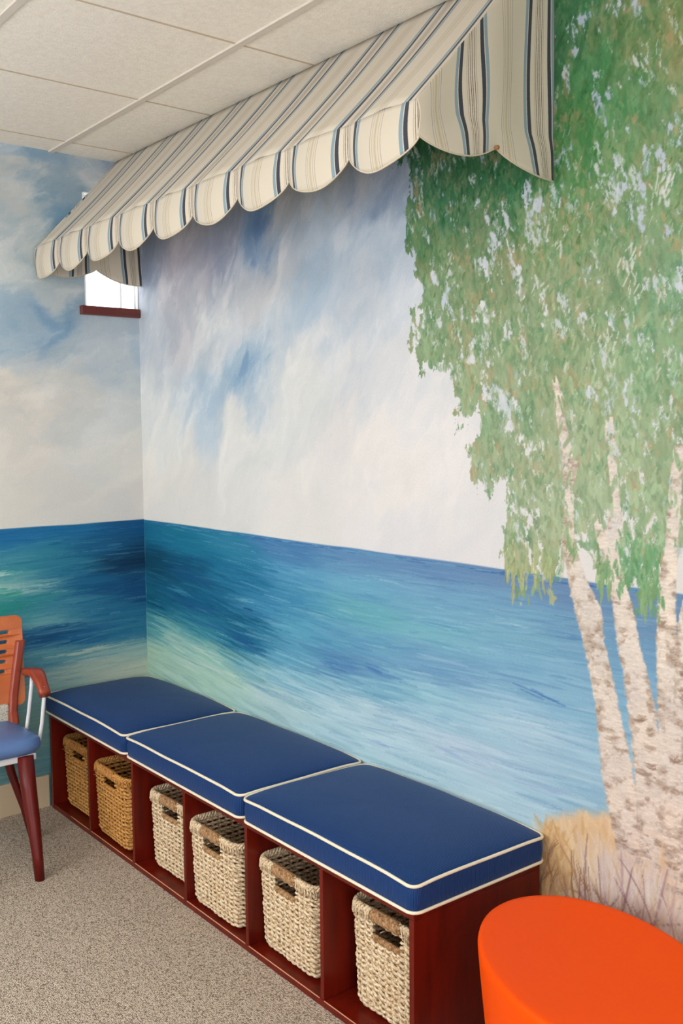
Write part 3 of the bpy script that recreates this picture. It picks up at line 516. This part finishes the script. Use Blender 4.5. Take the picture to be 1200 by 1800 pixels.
# ------------------------------------------------------------------ the awning
P = .2487
def stripe_material(name, base, fade=0., trans=.0):
    m = bpy.data.materials.new(name); m.use_nodes = True; N = m.node_tree.nodes; L = m.node_tree.links
    b = N['Principled BSDF']; b.inputs['Roughness'].default_value = .85; b.inputs['Specular IOR Level'].default_value = .2; b.inputs['Sheen Weight'].default_value = .15
    uv = N.new('ShaderNodeUVMap'); uv.uv_map = 'stripe'; sx = N.new('ShaderNodeSeparateXYZ'); L.new(uv.outputs[0], sx.inputs[0])
    def math_(op, a, b_=None):
        n = N.new('ShaderNodeMath'); n.operation = op
        for i, v in enumerate((a, b_)):
            if v is None: continue
            if isinstance(v, (int, float)): n.inputs[i].default_value = v
            else: L.new(v, n.inputs[i])
        return n.outputs[0]
    f = math_('FRACT', sx.outputs[0]); d = math_('ABSOLUTE', math_('SUBTRACT', f, .5)); d = math_('SUBTRACT', 1.0, math_('MULTIPLY', d, 2))   # 0 at the bold band, 1 between bands
    wob = N.new('ShaderNodeTexNoise'); wob.inputs['Scale'].default_value = 600; tc = N.new('ShaderNodeTexCoord'); L.new(tc.outputs['Object'], wob.inputs['Vector'])
    d = math_('ADD', d, math_('MULTIPLY', math_('SUBTRACT', wob.outputs[0], .5), .012))
    cream = rgb(*base); dark = rgb(66,68,76); blue = rgb(140,160,168); pale = rgb(206,204,198); thin = rgb(112,98,88); tan = rgb(206,192,166); grey = rgb(150,142,132)
    stops = [(0, cream), (.010, thin), (.026, cream), (.062, thin), (.076, cream), (.105, rgb(176,160,142)), (.116, cream), (.215, rgb(215,205,190)), (.225, dark), (.318, pale), (.338, blue), (.415, cream),
             (.845, grey), (.857, cream), (.905, rgb(180,170,150)), (.915, tan), (.925, cream), (.955, tan), (.99, rgb(182,170,148))]
    cr = N.new('ShaderNodeValToRGB'); cr.color_ramp.interpolation = 'CONSTANT'; e = cr.color_ramp.elements
    e[0].position = 0; e[0].color = stops[0][1]; e[1].position = stops[1][0]; e[1].color = stops[1][1]
    for p_, c_ in stops[2:]: q_ = e.new(p_); q_.color = c_
    L.new(d, cr.inputs[0])
    w = N.new('ShaderNodeTexNoise'); w.inputs['Scale'].default_value = 900; L.new(tc.outputs['Object'], w.inputs['Vector'])
    bp = N.new('ShaderNodeBump'); bp.inputs['Strength'].default_value = .25; bp.inputs['Distance'].default_value = .0008; L.new(w.outputs[0], bp.inputs['Height']); L.new(bp.outputs[0], b.inputs['Normal'])
    L.new(cr.outputs[0], b.inputs['Base Color'])
    tr = N.new('ShaderNodeBsdfTranslucent'); L.new(cr.outputs[0], tr.inputs[0]); ms = N.new('ShaderNodeMixShader'); ms.inputs[0].default_value = .18
    L.new(b.outputs[0], ms.inputs[1]); L.new(tr.outputs[0], ms.inputs[2]); L.new(ms.outputs[0], N['Material Output'].inputs[0])
    return m
M_STRIPE = stripe_material('awning_stripe', (214,203,185))
def cloth(name, fn, nu, nv, parent, m=M_STRIPE, thick=.0022):
    """fn(i/nu, j/nv) -> ((x,y,z), stripe coordinate)"""
    V = []; S = []
    for j in range(nv+1):
        for i in range(nu+1): p, s = fn(i/nu, j/nv); V.append(p); S.append(s)
    F = [(j*(nu+1)+i, j*(nu+1)+i+1, (j+1)*(nu+1)+i+1, (j+1)*(nu+1)+i) for j in range(nv) for i in range(nu)]
    o = mesh_obj(name, V, F, m, parent, True); uv = o.data.uv_layers.new(name='stripe')
    for l in o.data.loops: uv.data[l.index].uv = (S[l.vertex_index], V[l.vertex_index][2])
    s = o.modifiers.new('thickness', 'SOLIDIFY'); s.thickness = thick; s.offset = 0
    return o
aw = empty('awning', 'striped cream fabric awning with a scalloped edge above the mural', 'awning', (0,0,0))
AX0, AX1 = .012, 2.238; YF = -.455; ZF = 2.272; ZN = 2.197; YT = -.092
def slope_pt(v, t=0):            # v 0 at the front fold, 1 at the ceiling
    y = YF+(YT-YF)*v; z = ZF+(H-.001-ZF)*v
    s = .010*math.sin(PI*min(1, v))**1 * .6
    return y+s*.3, z-s
def ph(x): return (x-AX1)/P       # whole numbers at the notches
def canopy(u, v):
    x = AX0+(AX1-AX0)*u; y, z = slope_pt(v); k = math.cos(2*PI*ph(x))
    a = .0035*k*(1-v)+.0012*math.sin(x*61+v*2)*(1-v)
    return (x, y+a, z-a*.6), ph(x)
cloth('canopy', canopy, 460, 14, aw)
def valance(u, v):
    x = AX0+(AX1-AX0)*u; t = ph(x); s = abs(math.sin(PI*t)); zb = ZN-.058*s**.62-.002*math.sin(x*37)
    z = ZF+(zb-ZF)*v; k = math.cos(2*PI*t)
    y = YF+.0035*k*(1-v)-.014*max(0, math.sin(PI*min(v*.9, 1)))*s**.8-.006*v*s+.006*v*(1-s)
    return (x, y, z), t
cloth('valance', valance, 630, 12, aw)
PE = .235
def end_panel(xp, flip):
    def fn(u, v):
        y = YF+(0.0-YF)*u-.001
        yt = YT; zt = ZF+(H-.001-ZF)*min(1, (y-YF)/(YT-YF))
        a = (y+.207)
        s = (y-YF)/(-.207-YF) if y < -.207 else (y+.207)/.24
        if y < -.207: zb = 2.194+.012*s-.034*abs(math.sin(PI*s))**.75
        else: zb = 2.206-.05*abs(math.sin(PI/2*min(1, max(0, s)*1.35)))**.8
        z = zt+(zb-zt)*v
        seam = .008*math.exp(-((z-2.225)/.03)**2)
        bow = .006*math.sin(PI*v)*math.sin(y*27+1.2)
        low = max(0, (2.26-z)/.1)
        x = xp+flip*(bow+seam*.3+.012*low*math.sin(PI*min(1, max(0, s))))
        return (x, y, z), (y+.049+.004*math.sin(v*6+y*20)*(.4+v)-low*.010)/PE
    return fn
cloth('end_panel', end_panel(AX1, 1), 150, 40, aw)
cloth('end_panel', end_panel(.040, -1), 150, 40, aw)
# sewn hem and a tack where the two scallops of the end panel meet
M_HEM = mat('hem_cord', (196,182,158), .8)
h = MB(); h.tube([(*valance((i/620), 1)[0],) for i in range(0, 621)], .0022, 5); h.tube([end_panel(AX1, 1)(i/100, 1)[0] for i in range(101)], .0022, 5)
h.tube([end_panel(.040, -1)(i/100, 1)[0] for i in range(101)], .0022, 5); h.build('hem', M_HEM, aw, True)
MB().tube([(AX1-.004, -.207, 2.204), (AX1+.012, -.209, 2.203)], .0055, 10).build('tack', mat('tack_wood', (150,105,62), .5), aw, True)
fr = MB(); fr.box((AX0+.01, YF+.012, ZF-.028), (AX1-.012, YF+.030, ZF-.010))
fr.build('frame', M_WHITE, aw)

# ------------------------------------------------------------------ bench with six cubbies
BX0, BP, BD, BH, TH = .0297, .3665, .4642, .4015, .018
BX1 = BX0+6*BP
be = empty('storage_bench', 'low mahogany red bench of six open cubbies against the mural wall', 'bench', (0,0,0))
MB().box((BX0, -BD, BH-.020), (BX1, -.013, BH), .001).build('top_panel', M_MAHOG, be)
MB().box((BX0+TH, -BD, .0), (BX1-TH, -.013, .020), .001).build('bottom_panel', M_MAHOG, be)
MB().box((BX0, -BD, 0), (BX0+TH-.001, -.013, BH-.0205), .001).build('side_panel', M_MAHOG, be)
MB().box((BX1-TH+.001, -BD, 0), (BX1, -.013, BH-.0205), .001).build('side_panel', M_MAHOG, be)
MB().box((BX0+TH, -.020, .0205), (BX1-TH, -.013, BH-.0205)).build('back_panel', M_MAHOG, be)
for i in range(1, 6): MB().box((BX0+i*BP-TH/2+.004, -BD+.001, .0205), (BX0+i*BP+TH/2+.001, -.0205, BH-.0205), .001).build('divider', M_MAHOG, be)
M_WORN = mat('bare_edge_wood', (214,150,118), .6)
for i in range(6):     # the pale worn front edge of each cubby floor
    a = BX0+i*BP+TH/2+.003; b_ = BX0+(i+1)*BP-TH/2
    if i == 0: a += .18
    o = MB().box((a, -BD-.0006, .0188), (b_, -BD+.0014, .0206)).build('worn_edge', M_WORN, be); o['label'] = 'pale chipped wood edge'

# ------------------------------------------------------------------ cushions
def cushion_material():
    m = bpy.data.materials.new('navy_ribbed_fabric'); m.use_nodes = True; N = m.node_tree.nodes; L = m.node_tree.links
    b = N['Principled BSDF']; b.inputs['Base Color'].default_value = rgb(20,52,100); b.inputs['Roughness'].default_value = .45; b.inputs['Specular IOR Level'].default_value = .16
    b.inputs['Sheen Weight'].default_value = .22; b.inputs['Sheen Roughness'].default_value = .35; b.inputs['Sheen Tint'].default_value = rgb(150,172,225)
    tc = N.new('ShaderNodeTexCoord'); w = N.new('ShaderNodeTexWave'); w.inputs['Scale'].default_value = 70; w.inputs['Distortion'].default_value = .6; w.bands_direction = 'X'
    L.new(tc.outputs['Object'], w.inputs['Vector']); w2 = N.new('ShaderNodeTexWave'); w2.inputs['Scale'].default_value = 70; w2.bands_direction = 'Y'; L.new(tc.outputs['Object'], w2.inputs['Vector'])
    a = N.new('ShaderNodeMath'); a.operation = 'ADD'; L.new(w.outputs[1], a.inputs[0]); L.new(w2.outputs[1], a.inputs[1])
    bp = N.new('ShaderNodeBump'); bp.inputs['Strength'].default_value = .5; bp.inputs['Distance'].default_value = .0015; L.new(a.outputs[0], bp.inputs['Height']); L.new(bp.outputs[0], b.inputs['Normal'])
    return m
M_CUSH = cushion_material(); M_PIPE = mat('cream_piping', (226,212,186), .6)
def rrect(hx, hy, r, n=8, m=10):
    pts = []
    for cx, cy, a0 in ((hx-r, hy-r, 0), (-hx+r, hy-r, PI/2), (-hx+r, -hy+r, PI), (hx-r, -hy+r, 1.5*PI)):
        for k in range(n+1): a = a0+PI/2*k/n; pts.append((cx+r*math.cos(a), cy+r*math.sin(a)))
    out = []
    for i in range(len(pts)):
        a = pts[i]; b = pts[(i+1) % len(pts)]; d = math.hypot(b[0]-a[0], b[1]-a[1]); k = m if d > 3*r*.4 and d > .05 else 1
        for j in range(k): out.append((a[0]+(b[0]-a[0])*j/k, a[1]+(b[1]-a[1])*j/k))
    return out
def cushion(x0, x1, seed, label):
    cx, cy = (x0+x1)/2, (-.478-.006)/2; hx, hy = (x1-x0)/2-.003, (.478-.006)/2
    t = empty('bench_cushion', label, 'cushion', (cx, cy, BH+.001), 'blue cushions on the bench'); r = random.Random(seed); f1, f2, f3 = r.uniform(0, 6), r.uniform(0, 6), r.uniform(0, 6)
    ol = rrect(hx, hy, .026); n = len(ol); rings = []
    def wig(i, a): x, y = ol[i]; return a*(math.sin(x*9+f1)+math.sin(y*13+f2)+.6*math.sin(x*23+f3))
    def corner(x, y): return (abs(x)/hx)**6*(abs(y)/hy)**6
    prof = [(.0, .0), (.6, .0), (.965, .0), (.988, .003), (1.0, .010), (1.006, .026), (1.008, .040), (1.006, .054), (1.0, .068)]
    top = [.990, .975, .955, .93, .90, .86, .81, .75, .68, .60, .50, .40, .30, .20, .10, 0]
    V = []; F = []
    def crown(x, y): return .0745+.030*(max(0, 1-abs(x/hx)**3.2)*max(0, 1-abs(y/hy)**3))**.55
    for k, (s, z) in enumerate(prof):
        for i, (x, y) in enumerate(ol):
            V.append((x+(s-1)*hy*(x/hx) if s > .99 else x*s, y*s, z+(wig(i, .0010) if k > 3 else 0)-(.006*corner(x, y) if z > .05 else 0)))
    for s in top:
        for i, (x, y) in enumerate(ol): V.append((x*s, y*s, crown(x*s, y*s)+wig(i, .0010)*s-.006*corner(x*s, y*s)))
    prof = prof+top
    for k in range(len(prof)-1):
        for i in range(n): F.append((k*n+i, k*n+(i+1) % n, (k+1)*n+(i+1) % n, (k+1)*n+i))
    body = mesh_obj('cover', V, F, M_CUSH, t, True); fixn(body)
    for zz, off, j in ((.0745, 1.0025, 8), (.0045, 1.0015, 3)):
        pts = [(x*off, y*off, zz+wig(i, .0010)*(1 if j == 8 else 0)-(.006*corner(x, y) if j == 8 else 0)) for i, (x, y) in enumerate(ol)]
        MB().tube(pts, .0042, 8, closed=True).build('piping', M_PIPE, t, True)
    return t
cushion(.014, .739, 1, 'navy bench cushion with cream piping, tucked in the far corner of the walls')
cushion(.747, 1.493, 2, 'middle one of the three blue piped bench cushions')
cushion(1.501, 2.246, 3, 'blue piped bench cushion nearest the orange table')

# ------------------------------------------------------------------ woven baskets
def straw(name, c1, c2, c3):
    m = bpy.data.materials.new(name); m.use_nodes = True; N = m.node_tree.nodes; L = m.node_tree.links
    b = N['Principled BSDF']; b.inputs['Roughness'].default_value = .7; b.inputs['Specular IOR Level'].default_value = .3
    tc = N.new('ShaderNodeTexCoord'); n = N.new('ShaderNodeTexNoise'); n.inputs['Scale'].default_value = 150; n.inputs['Detail'].default_value = 4; L.new(tc.outputs['Object'], n.inputs['Vector'])
    cr = N.new('ShaderNodeValToRGB'); e = cr.color_ramp.elements; e[0].position = .30; e[0].color = rgb(*c3); e[1].position = .68; e[1].color = rgb(*c1); q = e.new(.47); q.color = rgb(*c2)
    L.new(n.outputs[0], cr.inputs[0]); L.new(cr.outputs[0], b.inputs['Base Color'])
    mp = N.new('ShaderNodeMapping'); mp.inputs['Scale'].default_value = (300, 300, 900); L.new(tc.outputs['Object'], mp.inputs[0])
    n2 = N.new('ShaderNodeTexNoise'); n2.inputs['Scale'].default_value = 1; L.new(mp.outputs[0], n2.inputs['Vector'])
    bp = N.new('ShaderNodeBump'); bp.inputs['Strength'].default_value = .6; bp.inputs['Distance'].default_value = .002; L.new(n2.outputs[0], bp.inputs['Height']); L.new(bp.outputs[0], b.inputs['Normal'])
    return m
M_STRAW = straw('pale_seagrass', (232,216,188), (206,180,144), (140,98,58)); M_STRAW_SHADE = straw('shade_toned_seagrass', (214,164,96), (188,132,66), (130,80,34))  # second straw has the shade toning of the corner baskets mixed into its colour
M_WRAP = straw('wrap_cord', (196,160,116), (158,118,80), (104,72,46)); M_WRAP_SHADE = straw('shade_toned_wrap_cord', (206,152,86), (176,118,58), (120,74,34))  # second cord carries the same painted-in shade toning
BWX, BWY, BHT = .142, .165, .272        # half width, half depth, height
def level(z):
    t = z/BHT; s = 1-.05*(1-t)-.07*max(0, 1-z/.035)**2
    return BWX*s, BWY*s
def perim(hx, hy, r, step):
    """evenly spaced points and outward normals round a rounded rectangle"""
    ol = rrect(hx, hy, r, 8, 14); L_ = [0]
    for i in range(len(ol)): a, b = ol[i], ol[(i+1) % len(ol)]; L_.append(L_[-1]+math.hypot(b[0]-a[0], b[1]-a[1]))
    n = step; out = []; j = 0
    for k in range(n):
        s = L_[-1]*k/n
        while L_[j+1] < s: j += 1
        f = (s-L_[j])/(L_[j+1]-L_[j]); a, b = ol[j], ol[(j+1) % len(ol)]
        x, y = a[0]+(b[0]-a[0])*f, a[1]+(b[1]-a[1])*f; d = Vector((b[0]-a[0], b[1]-a[1])).normalized(); out.append((x, y, d.y, -d.x))
    return out
SLOT = (.050, .208, .246)               # half width, bottom, top of the hand hole
def basket_parts(seed):
    r = random.Random(seed); ns = 46; sub = 6; n = ns*sub
    body = MB(); rows = 17; dz = (BHT-.022)/rows
    for k in range(rows):
        z = .008+dz*(k+.5); hx, hy = level(z); pp = perim(hx, hy, .035, n); ph1 = r.uniform(0, 6); jit = [r.uniform(-1, 1) for _ in range(ns*2+2)]
        for strand in (0, 1):
            pts = []; rads = []
            for i in range(n+1):
                x, y, nx, ny = pp[i % n]; a = PI*(i % n)/sub+(k % 2)*PI+strand*PI
                q = jit[((i % n)//sub)*2+strand]
                o = .0046*math.sin(a)+.0008*q; zz = z+.0030*math.cos(a+.6)+.0009*q+.0012*math.sin((i % n)*2*PI/n*3+ph1)
                if (abs(x) < SLOT[0] and abs(y) > hy-.01 and SLOT[1]-.004 < z < SLOT[2]+.004) or i == n:
                    if len(pts) > 2: body.tube(pts, rads, 5)
                    pts = []; rads = []
                    if i != n: continue
                pts.append((x+nx*o, y+ny*o, zz)); rads.append(.0046*(1+.16*q+.12*math.sin(a*.5+ph1)))
            if len(pts) > 2: body.tube(pts, rads, 5)
    for i in range(ns):       # uprights
        col = []
        for k in range(rows*2):
            z = .006+(BHT-.02)*k/(rows*2-1); hx, hy = level(z); pp = perim(hx, hy, .035, ns); x, y, nx, ny = pp[i]
            if abs(x) < SLOT[0]-.004 and abs(y) > hy-.01 and SLOT[1] < z < SLOT[2]+.002:
                if len(col) > 1: body.tube(col, .0032, 4); 
                col = []; continue
            col.append((x, y, z))
        if len(col) > 1: body.tube(col, .0032, 4)
    for i in range(26):       # stray straw ends
        z = r.uniform(.01, BHT-.03); hx, hy = level(z); pp = perim(hx, hy, .035, 200); x, y, nx, ny = pp[r.randrange(200)]
        d = Vector((nx, ny, r.uniform(-1, 1))).normalized()*.009; body.tube([(x, y, z), (x+nx*.006, y+ny*.006, z), (x+nx*.007+d.x, y+ny*.007+d.y, z+d.z)], .0011, 4)
    rim = MB(); zr = BHT-.006
    for s in range(4):
        pp = perim(BWX, BWY, .035, 260); pts = []
        for i in range(260):
            x, y, nx, ny = pp[i]; a = 2*PI*i/260*26+s*PI/2; pts.append((x+nx*.0062*math.cos(a), y+ny*.0062*math.cos(a), zr+.0075*math.sin(a)))
        rim.tube(pts, .0044, 5, closed=True)
    for i in range(150):      # straws folded over the rim
        pp = perim(BWX, BWY, .035, 150); x, y, nx, ny = pp[i]; tx, ty = -ny, nx; k = r.uniform(.006, .016); h_ = r.uniform(.016, .026)
        if abs(x) < SLOT[0]+.004 and abs(y) > BWY-.01: continue
        rim.tube([(x-nx*.006, y-ny*.006, zr+.001), (x+nx*.001, y+ny*.001, zr+.0105), (x+nx*.0085+tx*k*.4, y+ny*.0085+ty*k*.4, zr), (x+nx*.0095+tx*k, y+ny*.0095+ty*k, zr-h_)], .0021, 4)
    def wrap(yc, zc, half, rad, wr, turns):
        m = MB(); pts = [(-half+2*half*i/(turns*10), yc+rad*math.cos(2*PI*i/10), zc+rad*1.25*math.sin(2*PI*i/10)) for i in range(turns*10+1)]
        m.tube([(-half-.006, yc, zc), (half+.006, yc, zc)], rad, 8); m.tube(pts, wr, 5); return m
    hts = []
    for sgn in (-1, 1):
        hts.append(('handle', wrap(sgn*(BWY+.002), zr-.003, .050, .0125, .0026, 22)))
        hts.append(('handle_trim', wrap(sgn*(level(SLOT[1])[1]), SLOT[1]-.004, .050, .0058, .0022, 20)))
    base = MB(); hx, hy = level(.02); pp = perim(hx*.97, hy*.97, .03, 60); base.add([(x, y, .006) for x, y, _, _ in pp]+[(x, y, .012) for x, y, _, _ in pp], [tuple(range(60))[::-1], tuple(range(60, 120))]+[(i, (i+1) % 60, 60+(i+1) % 60, 60+i) for i in range(60)])
    return body, rim, hts, base
def make_basket(seed, m, mw):
    body, rim, hts, base = basket_parts(seed)
    t = empty('woven_basket', '', 'basket', (0,0,0), 'woven baskets in the bench cubbies')
    body.build('woven_wall', m, t, True); rim.build('rim', m, t, True); base.build('base', m, t)
    for nme, b in hts: b.build(nme, mw, t, True)
    return t
bA = make_basket(5, M_STRAW, M_WRAP); bB = make_basket(9, M_STRAW_SHADE, M_WRAP_SHADE)
zb = .0215
spots = [  # cubby from the right end, x centre, y centre, turn, source, label
 (bA, 5, .020, -.244, .02, 'pale straw basket with a brown corded grip, in the cubby nearest the orange table', 1.06),
 (None, 4, -.015, -.270, -.02, 'pale straw basket second from the bench end, beneath the nearest cushion', 1.0),
 (None, 3, -.024, -.287, .0, 'pale straw basket in the fourth cubby from the corner, dark inside showing', 1.0),
 (None, 2, .012, -.256, .03, 'pale straw basket pushed back in the third cubby from the corner, beneath the middle cushion', 1.0),
 (bB, 1, -.018, -.286, -.02, 'straw basket toned golden for the shade, in the second cubby from the corner, rim and inside showing', 1.0),
 (None, 0, .005, -.262, .02, 'straw basket toned golden for the shade, in the darkest cubby at the corner end of the bench', 1.04)]
src = None
for s, i, dx, y, rz, label, sc in spots:
    if s is not None: src = s; t = s
    else: t = copy_tree(src)
    t.location = (BX0+(i+.5)*BP+dx, y, zb); t.rotation_euler = (0,0,rz); t.scale = (1, 1, sc); t['label'] = label

# ------------------------------------------------------------------ orange table
M_ORANGE = mat('orange_moulded_plastic', (234,76,2), .46, spec=.09, bump=((9,9,9), .02, .004))
def oval_table():
    cx, cy = 2.672, -.352; hx, hy, ang = .332, .226, math.radians(-21.2); HT = .425; n = 96
    prof = [(0, HT-.006), (.3, HT-.006), (.6, HT-.004), (.85, HT-.001), (.95, HT), (.978, HT-.0005), (.993, HT-.004), (1.0, HT-.011), (.996, HT-.03), (.97, HT-.10), (.93, HT-.20), (.905, HT-.29), (.90, HT-.36), (.915, .02), (.91, .006), (.90, 0), (.0, 0)]
    V = []; F = []
    for s, z in prof:
        for k in range(n):
            a = 2*PI*k/n; x = hx*s*math.cos(a); y = hy*s*math.sin(a)
            V.append((x*math.cos(ang)-y*math.sin(ang), x*math.sin(ang)+y*math.cos(ang), z))
    for i in range(len(prof)-1):
        for k in range(n): F.append((i*n+k, i*n+(k+1) % n, (i+1)*n+(k+1) % n, (i+1)*n+k))
    o = mesh_obj('side_table', V, F, M_ORANGE, None, True, (cx, cy, 0)); fixn(o)
    o['label'] = 'glossy orange moulded oval side table beside the end of the bench'; o['category'] = 'table'
oval_table()

# ------------------------------------------------------------------ chair
M_CWOOD = mat('cherry_plywood', (206,118,66), .35, mix=((172,80,36), (30,6,3), 5, .3, .75), coat=.2)
M_CPOST = mat('cherry_post', (150,56,26), .35, mix=((120,38,18), (30,30,4), 4, .3, .8), coat=.2)
M_CLEG = mat('dark_red_leg', (98,17,11), .42, spec=.3, mix=((78,12,8), (30,30,4), 4, .3, .8))
M_TUBE = mat('white_metal', (214,212,214), .3); M_SEAT = mat('blue_vinyl', (84,112,160), .4, bump=((400,400,400), .1, .0006))
M_PAD = mat('speckled_upholstery', (196,188,172), .9, mix=((120,112,100), (220,220,220), 3, .55, .6))
def chair():
    cy = -.90; t = empty('armchair', 'wooden armchair with slotted back, blue seat and white arm tubes, by the left wall', 'chair', (.32, cy, 0))
    def L(x, y, z): return (x-.32, y, z)
    # seat
    ol = rrect(.220, .219, .085, 10, 6); n = len(ol); V = []; F = []
    prof = [(0, .408), (.9, .408), (.95, .410), (.99, .420), (1.0, .434), (.985, .449), (.94, .460), (.85, .467), (.6, .472), (0, .474)]
    for s, z in prof:
        for x, y in ol: V.append((x*s+.0, y*s*(1+.05*(x/.22)), z))
    for k in range(len(prof)-1):
        for i in range(n): F.append((k*n+i, k*n+(i+1) % n, (k+1)*n+(i+1) % n, (k+1)*n+i))
    fixn(mesh_obj('seat', V, F, M_SEAT, t, True))
    fr = MB()
    for s in (-1, 1): fr.box((-.19, s*.165-.012, .388), (.20, s*.165+.012, .408), .003)
    fr.box((.176, -.19, .384), (.200, .19, .408), .004).box((-.18, -.17, .388), (-.15, .17, .408), .003)
    for s in (-1, 1): fr.tube([(.195, s*.160, .392), (.203, s*.160, .372), (.196, s*.160, .352)], [.016, .015, .006], 8)
    fr.build('seat_frame', M_TUBE, t)
    for s in (-1, 1):
        # front leg: wide at the top, tapering and splaying forward
        P = [(.196, .150, .405), (.224, .148, .30), (.268, .146, .18), (.300, .143, .08), (.322, .140, 0)]; R_ = [.037, .035, .029, .024, .021]
        lg = MB(); lg.sweep([((x, s*y, z), (1, 0, 0), (0, 1, 0)) for x, y, z in P], [[(r*math.cos(2*PI*k/12)*.9, r*.78*math.sin(2*PI*k/12)) for k in range(12)] for r in R_]); lg.build('leg', M_CLEG, t, True)
        P = [(-.115, .172, .46), (-.108, .178, .38), (-.085, .200, .25), (-.05, .230, .12), (-.025, .250, 0)]; R_ = [.022, .026, .023, .019, .017]
        lg = MB(); lg.sweep([((x, s*y, z), (1, 0, 0), (0, 1, 0)) for x, y, z in P], [[(r*math.cos(2*PI*k/12)*.9, r*.7*math.sin(2*PI*k/12)) for k in range(12)] for r in R_]); lg.build('leg', M_CLEG, t, True)
        # back post
        P = [(-.040, .200, .455), (-.068, .206, .50), (-.078, .215, .56), (-.088, .235, .66), (-.103, .257, .756)]
        po = MB(); po.sweep([((x, s*y, z), (1, 0, 0), (0, 1, 0)) for x, y, z in P], [[(-.034, -.012), (.010, -.020), (.020, -.013), (.020, .008), (.008, .018), (-.034, .018)] for _ in P]); po = po.build('back_post', M_CPOST, t); mods(po, .003)
        # arm rest: bent wood, drooping at the front
        P = []; S_ = []
        for k in range(13):
            u = k/12; x = -.005+.170*u; z = .655+.012*math.sin(u*PI*.8)-.060*max(0, u-.40)**1.6*2.3; a = -1.5*max(0, u-.5)**1.3
            P.append(((x, s*(.243+.004*math.sin(PI*u)), z), (-math.sin(a)*-1*-1 if 0 else math.sin(-a)*1.0, 0, math.cos(a)), (0, 1, 0)))
            w_ = .021+.007*math.sin(PI*min(1, u*1.2)); h_ = .0145
            S_.append([(h_*math.copysign(abs(math.cos(q))**.6, math.cos(q)), w_*math.copysign(abs(math.sin(q))**.7, math.sin(q))) for q in [2*PI*j/14 for j in range(14)]])
        ar = MB().sweep(P, S_).build('armrest', M_CPOST, t, True)
        tb = MB().tube([(.035, s*.246, .645), (.032, s*.243, .60), (.015, s*.236, .50), (.012, s*.225, .43), (.014, s*.19, .398), (.02, s*.15, .397)], .0072, 8)
        tb.tube([(.150, s*.244, .630), (.150, s*.244, .585), (.132, s*.240, .49), (.120, s*.233, .425), (.105, s*.215, .400), (.08, s*.17, .396)], .0072, 8)
        tb.build('arm_support', M_TUBE, t, True)
    # plywood back with its rows of slots
    cu = bpy.data.curves.new('back', 'CURVE'); cu.dimensions = '2D'; cu.fill_mode = 'BOTH'; cu.extrude = .006; cu.bevel_depth = .002
    def poly(pts):
        sp = cu.splines.new('POLY'); sp.points.add(len(pts)-1); sp.use_cyclic_u = True
        for q, (a, b) in zip(sp.points, pts): q.co = (a, b, 0, 1)
    out = []
    for i, (x, y) in enumerate(rrect(.27, .165, .022, 8, 12)):
        out.append((x*(.945+.055*(y+.165)/.33), y))
    poly(out)
    for r_ in range(5):
        yy = .108-.036*r_; hw = .056-.004*r_
        for cxx in (-.165, 0, .165):
            cxx = cxx*(1-.015*r_)
            s_ = [(cxx+hw-.009+.009*math.cos(a), yy+.009*math.sin(a)) for a in [-PI/2+PI*k/8 for k in range(9)]]+[(cxx-hw+.009-.009*math.cos(a), yy-.009*math.sin(a)) for a in [-PI/2+PI*k/8 for k in range(9)]]
            poly(s_[::-1])
    co = bpy.data.objects.new('tmp', cu); COL.objects.link(co); dg = bpy.context.evaluated_depsgraph_get(); dg.update()
    me = bpy.data.meshes.new_from_object(co.evaluated_get(dg)); bpy.data.objects.remove(co)
    for v in me.vertices:
        x, y, z = v.co; v.co = (-.098-(y)*.16+z-.02*(1-(x/.27)**2), x, .682+y)
    me.materials.clear(); me.materials.append(M_CWOOD); o = bpy.data.objects.new('backrest', me); COL.objects.link(o); o.parent = t
    pad = MB().box((-.085, -.19, .455), (-.055, .19, .53), .008).build('back_pad', M_PAD, t); pad['label'] = 'pale speckled lower back pad'
    t.rotation_euler = (0, 0, 0)
chair()
